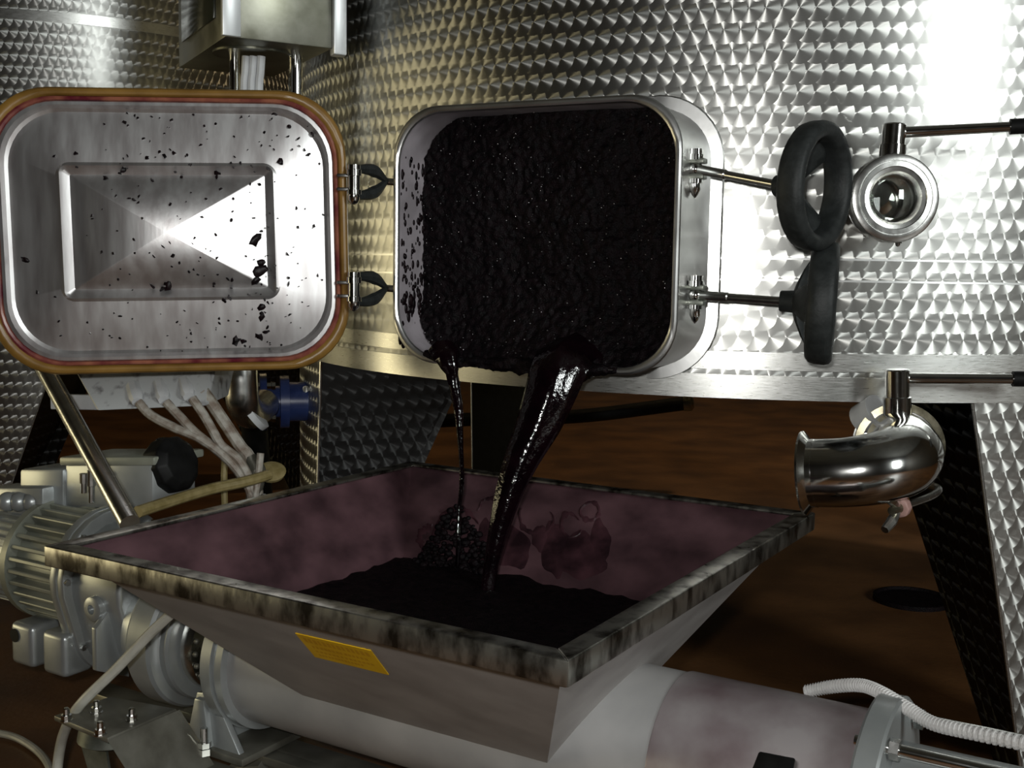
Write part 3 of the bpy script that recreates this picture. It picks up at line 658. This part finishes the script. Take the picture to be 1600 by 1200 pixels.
mb = MB(); mb.lathe(ga, gb - ga, [(0, .036), (gl_ * .3, .050), (gl_ * .8, .050), (gl_, .036)], 10); mb.build('cable_gland', MT['black'], pump, bevel=.003)
mb = MB(); mb.lathe(at(258, 702, 1.96), (0.1, 0, 1), [(0, .020), (.016, .018), (.020, .010)], 8); mb.build('gland_nut', MT['black'], pump)
# feet under the motor
for s, t_ in ((-.735, -.075), (-.82, -.075)):
    mb = MB(); mb.box(pp(s - .02, t_, ZT - .05), (.06, .06, .075), AXS); mb.build('motor_foot', MT['silver'], pump, bevel=.010, seg=3)
mb = MB(); mb.lathe(pp(-.855, -.106, ZT - .035), -E2, [(0, .012), (.001, .012)], 16); mb.build('foot_bore_shade', MT['black'], pump)  # flat black disc paints the shade of a hole
# gusseted foot under the tube inlet, base rail
mb = MB(); mb.box(pp(-.40, 0, .125), (.15, .20, .012), AXS); mb.build('base_plate', MT['frame'], pump, bevel=.002)
for t_ in (-.09, .09):
    mb = MB(); mb.prism([pp(-.34, t_, .13), pp(-.455, t_, .13), pp(-.43, t_, .21), pp(-.395, t_, .215)], E2 * .012); mb.build('foot_gusset', MT['silver'], pump, bevel=.002)
mb = MB(); mb.prism([pp(-.445, -.10, .13), pp(-.425, -.10, .205), pp(-.405, -.10, .205), pp(-.395, -.10, .13)], E2 * .20); mb.build('foot_web', MT['silver'], pump, bevel=.003)
bt = pp(-.385, -.118, .118)
mb = MB(); mb.cyl(bt, bt + EZ * .055, .0055, .0055, 10); hexprof(mb, bt + EZ * .014, EZ, .0115, .010); hexprof(mb, bt + EZ * .025, EZ, .0105, .008); mb.build('stud_bolt', MT['chrome'], pump)
mb = MB(); mb.box(pp(-.10, .0, .095), (1.35, .05, .045), AXS); mb.build('base_rail', MT['frame'], pump, bevel=.003)
mb = MB(); mb.box(pp(-.37, -.125, .112), (.17, .05, .008), AXS); mb.build('foot_flange', MT['frame'], pump, bevel=.0015)
mb = MB(); mb.box(pp(-.20, -.02, .11), (.34, .06, .014), AXS); mb.build('cross_brace', MT['frame'], pump, bevel=.002)
# castor bracket on the front left corner of the trolley
ZP = 0.205
pl = [atz(84, 1118, ZP), atz(172, 1088, ZP), atz(275, 1107, ZP), atz(168, 1153, ZP)]
mb = MB(); mb.prism([p - EZ * .008 for p in pl], EZ * .008); mb.build('castor_plate', MT['frame'], pump, bevel=.0015)
mb = MB(); ar0, ar1 = pl[2], (pl[2] + pl[3]) / 2 * 0.55 + pl[2] * .45
fo = V((.055, -.03, 0)); mb.prism([pl[2] - EZ * .008, pl[2], pl[2] + V((.075, .0, -.13)), pl[2] + V((.064, 0, -.137))], (pl[1] - pl[2]) * .62 + V((.0, .0, 0))); mb.build('bracket_arm', MT['frame'], pump, bevel=.0015)
mb = MB(); mb.prism([pl[2] - EZ * .004, pl[2] + V((.075, .0, -.13)), pl[3] + V((.075, -.0, -.13)), pl[3] - EZ * .004], V((.004, .006, 0))); mb.build('bracket_web', MT['frame'], pump, bevel=.001)
mb = MB(); mb.tube([pl[2] + V((.07, .06, -.125)), pp(-.33, -.05, .095)], .014, 8, smooth=False); mb.build('bracket_strut', MT['frame'], pump)
for px, py in ((104, 1116), (151, 1104), (206, 1116), (157, 1138)):
    c0 = atz(px, py + 10, ZP)
    mb = MB(); mb.lathe(c0, EZ, [(0, .009), (.002, .009), (.0021, .0075), (.009, .0075), (.0091, .0045), (.018, .0045), (.0195, .003)], 10); mb.build('plate_bolt', MT['chrome'], pump)
cc = (pl[0] + pl[1] + pl[2] + pl[3]) / 4
cst = bpy.data.objects.new('castor', None); COL.objects.link(cst); cst.parent = pump; cst.location = cc - pump.location
mb = MB(); mb.lathe(cc - EZ * .008, -EZ, [(0, .040), (.006, .046), (.026, .050), (.034, .036)], 28); mb.build('swivel_head', MT['castor'], cst)
for s in (-1, 1):
    mb = MB(); o_ = cc + V((.012 * s - 0.0, 0.0, 0)) + E2 * (.024 * s); mb.prism([o_ + E1 * -.03 - EZ * .028, o_ + E1 * .03 - EZ * .028, o_ + E1 * .05 - EZ * .135, o_ + E1 * .02 - EZ * .145], E2 * .004); mb.build('fork_cheek', MT['castor'], cst)
wc = cc + E1 * .03 - EZ * (ZP - .062)
mb = MB(); mb.lathe(wc - E2 * .016, E2, [(0, .045), (.003, .062), (.029, .062), (.032, .045)], 36); mb.build('castor_wheel', MT['black'], cst)
mb = MB(); mb.cyl(wc - E2 * .036, wc + E2 * .036, .006); mb.build('axle', MT['steel'], cst)
for s_, t_ in ((.45, -.16), (.45, .16), (-.55, .18)):
    c0 = pp(s_, t_, 0)
    mb = MB(); mb.lathe(c0 - E2 * .016 + EZ * .062, E2, [(0, .045), (.003, .062), (.029, .062), (.032, .045)], 36); mb.build('castor_wheel', MT['black'], pump)
    mb = MB(); mb.box(c0 + EZ * .10, (.03, .06, .09), AXS); mb.box(pp(s_, t_ / 2, .11), (.03, abs(t_), .02), AXS); mb.build('castor_fork', MT['castor'], pump)
# push handle leaning back behind the hatch door
hp0 = at(203, 818, 1.66); hp1 = at(75, 585, 1.97); hp2 = hp1 + (hp1 - hp0) * .42
mb = MB(); mb.tube([hp0, hp0 * .9 + hp1 * .1, hp1, hp2], .0155, 16, smooth=False); mb.build('push_handle', MT['steel'], pump)
mb = MB(); mb.tube([hp2, hp2 + V((.15, .10, .02)), hp2 + V((.35, .25, .02))], .015, 12); mb.build('handle_bar', MT['chrome'], pump)

# ---- pumped must: liquid in the hopper, stream, trickle, splashes
zl = 0.378; k_ = (zl - ZT) / (ZR - .004 - ZT); a_, b_ = .197 + (S1 - .014 - .197) * k_, .103 + (S2 - .014 - .103) * k_
mb = MB(); n = 40; vs = []
for j in range(n + 1):
    for i in range(n + 1):
        s, t = (i / n * 2 - 1) * (a_ - .004), (j / n * 2 - 1) * (b_ - .004); p = pp(s, t, zl)
        p.z += .008 * noise.noise(p * 18) + .005 * noise.noise(p * 50); vs.append(p)
mb.add(vs, [(j * (n + 1) + i, j * (n + 1) + i + 1, (j + 1) * (n + 1) + i + 1, (j + 1) * (n + 1) + i) for j in range(n) for i in range(n)])
tag(mb.build('must_pool', MT['must'], fix=False, sharp=60), 'dark pool of wine must lying in the bottom of the hopper', 'wine must', kind='stuff')
def wob(pts, rad, amp, sc, n=22, sub=14):
    P, Rr = catmull([V(p) for p in pts], rad, sub); m = len(P); vs = []
    for i in range(m):
        t = (P[min(i + 1, m - 1)] - P[max(i - 1, 0)]).normalized()
        X = V((1, 0, 0)); X = (X - t * X.dot(t)).normalized(); Y = t.cross(X)
        for k in range(n):
            a = 2 * pi * k / n; q = V((cos(a) * 1.9, sin(a) * 1.9, i / sub * sc))
            r = Rr[i] * (1 + amp * noise.noise(q) + .5 * amp * noise.noise(q * 2.7 + V((0, 0, 5))))
            vs.append(P[i] + (X * cos(a) + Y * sin(a) * .7) * r)
    fs = [(i * n + k, i * n + (k + 1) % n, (i + 1) * n + (k + 1) % n, (i + 1) * n + k) for i in range(m - 1) for k in range(n)]
    fs += [tuple(range(n)), tuple((m - 1) * n + k for k in range(n))]
    return vs, fs
mb = MB()
mb.add(*wob([at(905, 552, 1.815), at(878, 572, 1.775), at(862, 612, 1.755), at(843, 660, 1.745), at(818, 712, 1.735), at(797, 765, 1.725), at(780, 825, 1.715), at(768, 880, 1.705), at(762, 925, 1.70)],
            [.046, .044, .038, .033, .026, .020, .015, .011, .010], .30, .10))
st = mb.build('wine_stream', MT['wine'], sharp=70); tag(st, 'thick dark stream of wine must pouring from the hatch into the hopper', 'wine', kind='stuff')
mb = MB(); mb.add(*wob([at(690, 540, 1.865), at(700, 562, 1.845), at(708, 590, 1.84), at(716, 640, 1.835), at(720, 700, 1.83), at(721, 760, 1.825), at(717, 800, 1.82), at(716, 850, 1.81), at(714, 905, 1.81)], [.022, .018, .011, .006, .005, .004, .0035, .004, .004], .5, .8, 10, 10))
tag(mb.build('wine_trickle', MT['wine'], sharp=70), 'thin dark trickle of wine falling from the left of the hatch lip', 'wine', kind='stuff')
# wet edge of must hanging over the lip
mb = MB(); mb.add(*wob([mp_(-.19 + .035 * k, -HY + .003 + .012 * max(0, abs(-.19 + .035 * k) - .16) / .03, PN + .001) for k in range(11)], [.006, .010, .013, .012, .014, .016, .019, .020, .018, .012, .006], .7, 1.6, 14, 10))
tag(mb.build('dripping_must', MT['must'], sharp=70), 'wet black must hanging over the lower lip of the hatch', 'grape must', kind='stuff')
# splash rings on the back hopper wall
bq = (boti[2], boti[3], topi[3], topi[2]); nb = (bq[1] - bq[0]).cross(bq[3] - bq[0]).normalized(); nb = nb if nb.dot(O - bq[0]) > 0 else -nb
def backpt(px, py, lift=.002):
    d = ray(px, py); return O + d * ((bq[0] - O).dot(nb) / d.dot(nb)) + nb * lift
mb = MB()
def ring(cx, cy, rx, ry, th, a0=0, a1=360, n=26):
    wpx = th * 1766 / 1.85; rows = [[], [], []]
    for k in range(n + 1):
        a = radians(a0 + (a1 - a0) * k / n); e = max(0.0, sin(pi * k / n)) ** .5 if a1 - a0 < 359 else 1.0
        j = 1 + .22 * noise.noise(V((cx * .11, cy * .07, k * .18))); wd = wpx * (.55 + 2.0 * abs(noise.noise(V((cy, cx, k * .3))))) * e
        for q, (o_, l_) in enumerate(((-wd, .0013), (0, .0035), (wd, .0013))):
            rows[q].append(backpt(cx + (rx * j + o_) * cos(a), cy + (ry * j + o_) * sin(a), l_))
    m_ = n + 1
    mb.add(rows[0] + rows[1] + rows[2], [(r * m_ + k, r * m_ + k + 1, (r + 1) * m_ + k + 1, (r + 1) * m_ + k) for r in (0, 1) for k in range(n)])
for q in ((838, 812, 26, 24, .004, -30, 220), (893, 822, 17, 18, .004, 20, 330), (922, 800, 15, 14, .003), (716, 835, 34, 42, .006, 130, 340), (770, 800, 22, 20, .003, 180, 340), (682, 850, 26, 34, .006, 150, 260)): ring(*q)
for cx_, cy_, rx_, ry_ in ((905, 872, 40, 34), (800, 858, 30, 34), (938, 846, 16, 32), (866, 860, 18, 44), (845, 842, 14, 18), (760, 845, 16, 30)):
    ls = []
    for f_, l_ in ((1.0, .0013), (.75, .0026), (.4, .0030)):
        ls.append([backpt(cx_ + rx_ * f_ * cos(2 * pi * k / 28) * (1 + .5 * noise.noise(V((cx_ * .13 + cos(2 * pi * k / 28) * 1.3, sin(2 * pi * k / 28) * 1.3, 1)))), cy_ + ry_ * f_ * sin(2 * pi * k / 28) * (1 + .5 * noise.noise(V((cy_ * .17 + cos(2 * pi * k / 28) * 1.3, sin(2 * pi * k / 28) * 1.3, 2)))), l_) for k in range(28)])
    mb.loops(ls, cap1=True)
tag(mb.build('wine_splash', MT['splash'], sharp=70), 'dark wine splash rings on the inside back wall of the hopper', 'wine', kind='stuff')
# heap of skins at the left of the hopper
mb = MB()
for i in range(420):
    u = random.random(); px = 640 + 130 * random.random(); py = 900 - (115 - abs(px - 715) * 1.5) * random.random() ** 1.4
    if py > 905 or py < 790: continue
    c0 = backpt(px, py, random.uniform(.0, .012)); r = random.uniform(.003, .008); mb.ball(c0, r, (1, .7, .8), 7, 5)
tag(mb.build('grape_skins', MT['must'], sharp=70), 'heap of dark grape skins at the left inside the hopper', 'grape skins', kind='stuff')

# ---- skins stuck on the hatch door and on the neck wall
def doorh(a, b):
    x, y = abs(a), abs(b)
    if x < .150 and y < .090: return .012 + .058 * (1 - max(x / .150, y / .090))
    dx = max(0, (x - .170) / .073); dy = max(0, (y - .109) / .079); q = min(1, max(dx, dy)); return .019 - .016 * q
def d_px(px, py):
    d = ray(px, py); p = O + d * ((DC + DN * .03 - O).dot(DN) / d.dot(DN)) - DC; return p.dot(DT), p.dot(DU)
mb = MB()
def skin(px, py, r, st=1.0, n=9):
    a, b = d_px(px, py); h = doorh(a, b); ph = random.uniform(0, pi)
    pts = []
    for k in range(n):
        q = 2 * pi * k / n; rr_ = r * random.uniform(.55, 1.25); x, y = rr_ * cos(q) * st, rr_ * sin(q) / st
        aa, bb = a + x * cos(ph) - y * sin(ph), b + x * sin(ph) + y * cos(ph); pts.append(dp(aa, bb, doorh(aa, bb) + .0006))
    top_p = [p * .8 + dp(a, b, h) * .2 + DN * .0022 for p in pts]
    mb.loops([pts, top_p], cap1=True)
big = [(32, 405, 6), (115, 238, 4), (190, 188, 4), (228, 246, 4), (255, 243, 4), (270, 238, 4), (338, 270, 5), (438, 252, 6), (418, 262, 4), (405, 287, 4), (190, 265, 6), (163, 277, 5), (398, 375, 11), (405, 425, 13), (408, 410, 9), (400, 440, 8), (262, 447, 8), (236, 448, 5), (252, 452, 5), (366, 535, 9), (378, 535, 5), (404, 528, 7), (415, 520, 5), (408, 480, 8), (408, 495, 7), (350, 470, 5), (362, 438, 4), (481, 240, 4), (488, 208, 4), (268, 320, 3), (272, 400, 4), (318, 340, 3), (465, 355, 3), (490, 352, 3), (450, 195, 4), (428, 175, 4), (375, 180, 3)]
for x, y, r in big: skin(x, y, r * .00095, random.uniform(.8, 1.4))
for i in range(230):
    x = random.triangular(40, 515, 420); y = random.uniform(170, 555)
    skin(x, y, random.uniform(.0010, .0032), random.uniform(.7, 1.5), 6)
tag(mb.build('grape_skins', MT['skin'], fix=True, sharp=70), 'specks of dark grape skin stuck on the open hatch door', 'grape skins', kind='stuff')
mb = MB()
for i in range(150):
    d0 = random.uniform(PN - .082, PN - .008); b_ = random.uniform(-.19, .135); r = random.uniform(.0015, .006) * (1.5 if b_ < -.1 else 1)
    c0 = mp_(-HX + .0045, b_, d0); mb.ball(c0, r, (.5, .9, random.uniform(.8, 1.8)), 7, 5)
tag(mb.build('grape_skins', MT['skin'], sharp=70), 'dark grape skins spattered on the inner left wall of the hatch neck', 'grape skins', kind='stuff')

# ------------------------------------------------------------------ control box above the hatch door
ZK = 1.28
k0, kl, kr = atz(352, 57, ZK), atz(280, 106, ZK), atz(520, 76, ZK)
kx = (kr - k0); ky = (kl - k0); kxn, kyn = kx.normalized(), ky.normalized()
G = thing('control_box', (k0 + kl + kr + kr + ky) / 4, 'weathered steel control box on a post above the hatch door', 'control box')
hz = V((0, 0, .20))
mb = MB(); mb.prism([k0, kr, kr + ky, kl], hz); mb.build('cabinet', MT['boxsteel'], G, bevel=.002)
nl = kyn.cross(V((0, 0, 1))); nl = nl if nl.dot(kx) < 0 else -nl
wp = [k0 + ky * .18 + V((0, 0, .045)), k0 + ky * .88 + V((0, 0, .045)), k0 + ky * .88 + V((0, 0, .185)), k0 + ky * .18 + V((0, 0, .185))]
mb = MB(); mb.prism([p + nl * .0005 for p in wp], nl * .004); mb.build('smoked_window', MT['smoked'], G, bevel=.001)
nf = kxn.cross(V((0, 0, 1))); nf = nf if nf.dot(ky) < 0 else -nf
mb = MB(); mb.prism([k0 + nf * .001 + kxn * 0, k0 + nf * .004 + kxn * .026, k0 + nf * .012 + kxn * .026, k0 + nf * .012 + nl * .008, k0 + nl * .008], V((0, 0, .20))); mb.build('corner_strip', MT['alu'], G, bevel=.002)
mb = MB(); mb.prism([kr + nf * .012 - kxn * .002 - V((0, 0, .012)), kr + nf * .012 + kxn * .024 - V((0, 0, .012)), kr - nf * .02 + kxn * .030 - V((0, 0, .012)), kr + kxn * .001 - nf * .02 - V((0, 0, .012))], V((0, 0, .212))); mb.build('hinge_strip', MT['alu'], G, bevel=.003)
mb = MB(); bc = k0 + kx * .42 + ky * .35; mb.lathe(bc, -V((0, 0, 1)), [(0, .075), (.004, .075)], 32); mb.build('gland_plate', MT['boxsteel'], G)
for px, py in ((367, 150), (462, 150)):
    b0_ = at(px, py, 2.30)
    zlow = .75
    mb = MB(); mb.cyl(V((b0_.x, b0_.y, zlow)), V((b0_.x, b0_.y, ZK)), .0135 if px > 400 else .010); mb.build('post', MT['chrome'], G)
for k, px in enumerate((381, 392, 404)):
    a, b_ = at(px + 4, 88, 2.25), at(px, 150, 2.25)
    mb = MB(); mb.tube([a, a * .6 + b_ * .4, b_, b_ + V((-.005, 0, -.22))], .0085, 10); mb.build('conduit', MT['conduit'], G)

# ------------------------------------------------------------------ junction box with four cables
jb0 = [at(118, 582, 2.05), at(150, 642, 1.98), at(325, 634, 1.98), at(335, 582, 2.05)]
G = thing('junction_box', at(230, 610, 2.05), 'grimy white plastic junction box under the hatch door', 'junction box')
back = V((0.03, .12, 0.0)); mb = MB()
u5 = V((0, 0, .09))
mb.prism([jb0[0], jb0[1], jb0[2], jb0[3], jb0[3] + u5, jb0[0] + u5], V((0.0, .15, 0.0))); mb.build('box_body', MT['whitebox'], G, bevel=.005)
mb = MB(); mb.box(at(118, 628, 2.10), (.09, .012, .028)); mb.build('mounting_arm', MT['conduit'], G, bevel=.002)
cabs = [((212, 615), [(216, 628), (235, 648), (272, 668), (310, 684), (350, 712), (378, 744), (392, 772)]),
        ((253, 612), [(259, 628), (282, 652), (305, 676), (335, 700), (365, 728), (386, 758), (396, 778)]),
        ((292, 607), [(300, 622), (318, 648), (334, 676), (346, 696), (372, 718), (388, 745), (398, 775)]),
        ((318, 612), [(318, 612), (332, 632), (352, 662), (376, 698), (388, 712), (398, 740), (402, 775)])]
lbl = ['leftmost of the four dirty cables running down from the junction box', 'second from left of the four dirty cables running down from the junction box', 'third from left of the four dirty cables, with a pink mark, below the junction box', 'thickest, rightmost of the four dirty cables below the junction box']
for (gx, gy), path in cabs:
    i = [c_[0] for c_ in cabs].index((gx, gy))
    if i < 3:
        g0 = at(gx - 4, gy - 12, 2.02); g1 = at(gx + 3, gy + 13, 1.985); L = (g1 - g0).length
        mb = MB(); mb.lathe(g0, g1 - g0, [(0, .013), (L * .45, .013), (L * .46, .0135), (L * .8, .0135), (L, .010)], 8); mb.build('cable_gland', MT['conduit'], G)
    mb = MB(); mb.tube([at(x, y, 1.985 - .02 * k / 6 + (.02 if i == 3 else 0)) for k, (x, y) in enumerate(path)] + [at(path[-1][0] + 4, path[-1][1] + 45, 1.98)], .0082 if i < 3 else .011, 10)
    tag(mb.build('cable', MT['cable']), lbl[i], 'cable', 'junction box cables')
# bracket, foot and yellow hose behind the hopper edge
mb = MB(); mb.tube([at(215, 800, 1.72), at(270, 782, 1.80), at(330, 764, 1.88), at(385, 752, 1.93), at(420, 742, 1.97)], .0095, 10)
tag(mb.build('hose', MT['yellowpipe']), 'yellowed hose running along the left edge of the hopper', 'hose')
G = thing('cable_stand', atz(400, 800, 0.0) if False else at(404, 790, 1.99), 'small dirty stand with cable end behind the left hopper edge', 'stand')
mb = MB(); mb.tube([at(352, 700, 1.98), at(350, 745, 1.98), at(351, 790, 1.98)], .006, 8); mb.build('upright', MT['yellowpipe'], G)
mb = MB(); mb.tube([at(407, 708, 1.97), at(404, 740, 1.965), at(399, 775, 1.96), at(398, 800, 1.96)], .0065, 10); mb.build('cable_end', MT['cable'], G)
mb = MB(); mb.lathe(at(424, 740, 2.0), (0.1, -.5, .8), [(0, .024), (.006, .026), (.010, .018)], 24); mb.build('disc', MT['yellowpipe'], G)
mb = MB(); mb.tube([at(390, 712, 1.99), at(400, 735, 1.99), at(398, 765, 1.985), at(390, 790, 1.98)], [.010, .018, .014, .010], 12); mb.build('cable_clip', MT['frame'], G)
mb = MB(); mb.lathe(at(412, 772, 1.97), (0, 0, -1), [(0, .004), (.012, .011), (.05, .012)], 14); mb.build('clip_nut', MT['chrome'], G)

# ------------------------------------------------------------------ blue flanged pipe union and steel bend behind the door
G = thing('blue_pump_flange', at(432, 625, 2.52), 'blue enamelled pump flange beside the tank leg', 'pump')
ba = at(405, 628, 2.55); bx = V((.97, .24, 0)).normalized()
mb = MB(); mb.lathe(ba, bx, [(.000, .03), (.001, .066), (.016, .066), (.017, .036), (.045, .036), (.046, .060), (.066, .060), (.067, .045), (.12, .045)], 36); mb.build('flange_body', MT['blue'], G, sharp=25)
for a in (40, 130, 220, 310):
    X, Y = frame(bx); c0 = ba + (X * cos(radians(a)) + Y * sin(radians(a))) * .052
    mb = MB(); mb.lathe(c0, bx, [(-.008, .007), (.026, .007), (.027, .009), (.035, .009)], 6); mb.build('flange_bolt', MT['chrome'], G)
mb = MB(); mb.lathe(ba + bx * .085 + V((.02, -.03, .03)), (0.4, -.8, .2), [(0, .008), (.02, .008)], 8); mb.build('plug', MT['chrome'], G)
G = thing('steel_pipe_bend', at(370, 620, 2.5), 'dull steel pipe bend with pale collar left of the blue flange', 'pipe')
mb = MB(); mb.tube([at(376, 560, 2.30), at(377, 600, 2.30), at(380, 630, 2.31), at(393, 645, 2.37), at(412, 632, 2.47)], .034, 20); mb.build('bend', MT['steel'], G)
mb = MB(); mb.lathe(at(390, 640, 2.34), (.75, .1, .55), [(-.004, .044), (-.003, .052), (.010, .052), (.011, .044)], 32); mb.build('collar', MT['conduit'], G)
mb = MB(); mb.tube([V((at(376, 560, 2.30).x, at(376, 560, 2.30).y, z)) for z in (.68, .85)], .036, 20, smooth=False); mb.build('riser', MT['steel'], G)
mb = MB(); mb.tube([at(395, 640, 2.52), at(400, 700, 2.62), V((-.60, 2.75, .06))], .03, 14); mb.build('foot_pipe', MT['black'], G)

# ------------------------------------------------------------------ floor things behind and around
mb = MB(); a, b_ = at(740, 655, 4.6), at(1072, 630, 4.45)
mb.tube([V((a.x - .75, a.y + .45, .03)), V((a.x - .5, a.y + .3, .16)), V((a.x, a.y, a.z)), (a + b_) / 2 + V((0, 0, -.02)), b_], .028, 12)
tag(mb.build('pipe', MT['black']), 'dark pipe with brass end crossing behind the tank legs', 'pipe')
pipe_o = bpy.data.objects['pipe']
mb = MB(); d_ = (b_ - a).normalized(); mb.lathe(b_, d_, [(-.01, .031), (.02, .033), (.03, .02)], 16); mb.build('end_cap', MT['brass'], pipe_o)
mb = MB(); fl = atz(1425, 932, .012); mb.lathe(V((fl.x, fl.y, 0)), V((0, 0, 1)), [(0, .10), (.012, .10), (.013, .092), (.006, .088), (.006, .01)], 32)  # low dark disc where the floor has a dark blotch
tag(mb.build('floor_disc', MT['must']), 'dark round disc on the floor under the tank', 'drain cover')

# ------------------------------------------------------------------ cables near the trolley
mb = MB(); mb.tube([at(292, 938, 1.60), at(240, 985, 1.60), at(180, 1047, 1.60), at(128, 1098, 1.605), at(104, 1135, 1.64), at(92, 1180, 1.66), at(84, 1260, 1.66)], .0078, 12)
tag(mb.build('cable', MT['cable2']), 'cream cable slanting from the hopper down behind the castor plate', 'cable')
mb = MB(); pts = [atz(-60, 1140, .01), atz(5, 1147, .01), atz(40, 1160, .01), atz(70, 1186, .01), atz(85, 1225, .01), atz(95, 1290, .01)]
mb.tube(pts, .0065, 10); tag(mb.build('cable', MT['cable2']), 'thin cable lying on the brown floor at the bottom left corner', 'cable')
# white corrugated hose over the right flange
P, Rr = catmull([at(1258, 1081, 1.36), at(1300, 1073, 1.345), at(1345, 1071, 1.31), at(1378, 1083, 1.27), at(1420, 1108, 1.235), at(1460, 1131, 1.21), at(1530, 1147, 1.17), at(1640, 1170, 1.11)], [.0078] * 8, 40)
mb = MB(); mb.tube(P, [.0066 if i % 4 < 2 else .0084 for i in range(len(P))], 10, smooth=False)
tag(mb.build('corrugated_hose', MT['hose'], sharp=25), 'white corrugated hose draped over the outlet flange at lower right', 'hose')
# pale metal beads imitating glints on the grape mass
mb = MB()
for i in range(420):
    k = random.randrange(len(po.data.vertices)); p = po.data.vertices[k].co
    mb.ball(p + NM * .0006, random.uniform(.0006, .0017), n=8, m=6)
tag(mb.build('must_glints', MT['glint'], sharp=180), 'tiny pale metal beads imitating glints on the black must in the hatch', 'glints', kind='stuff')
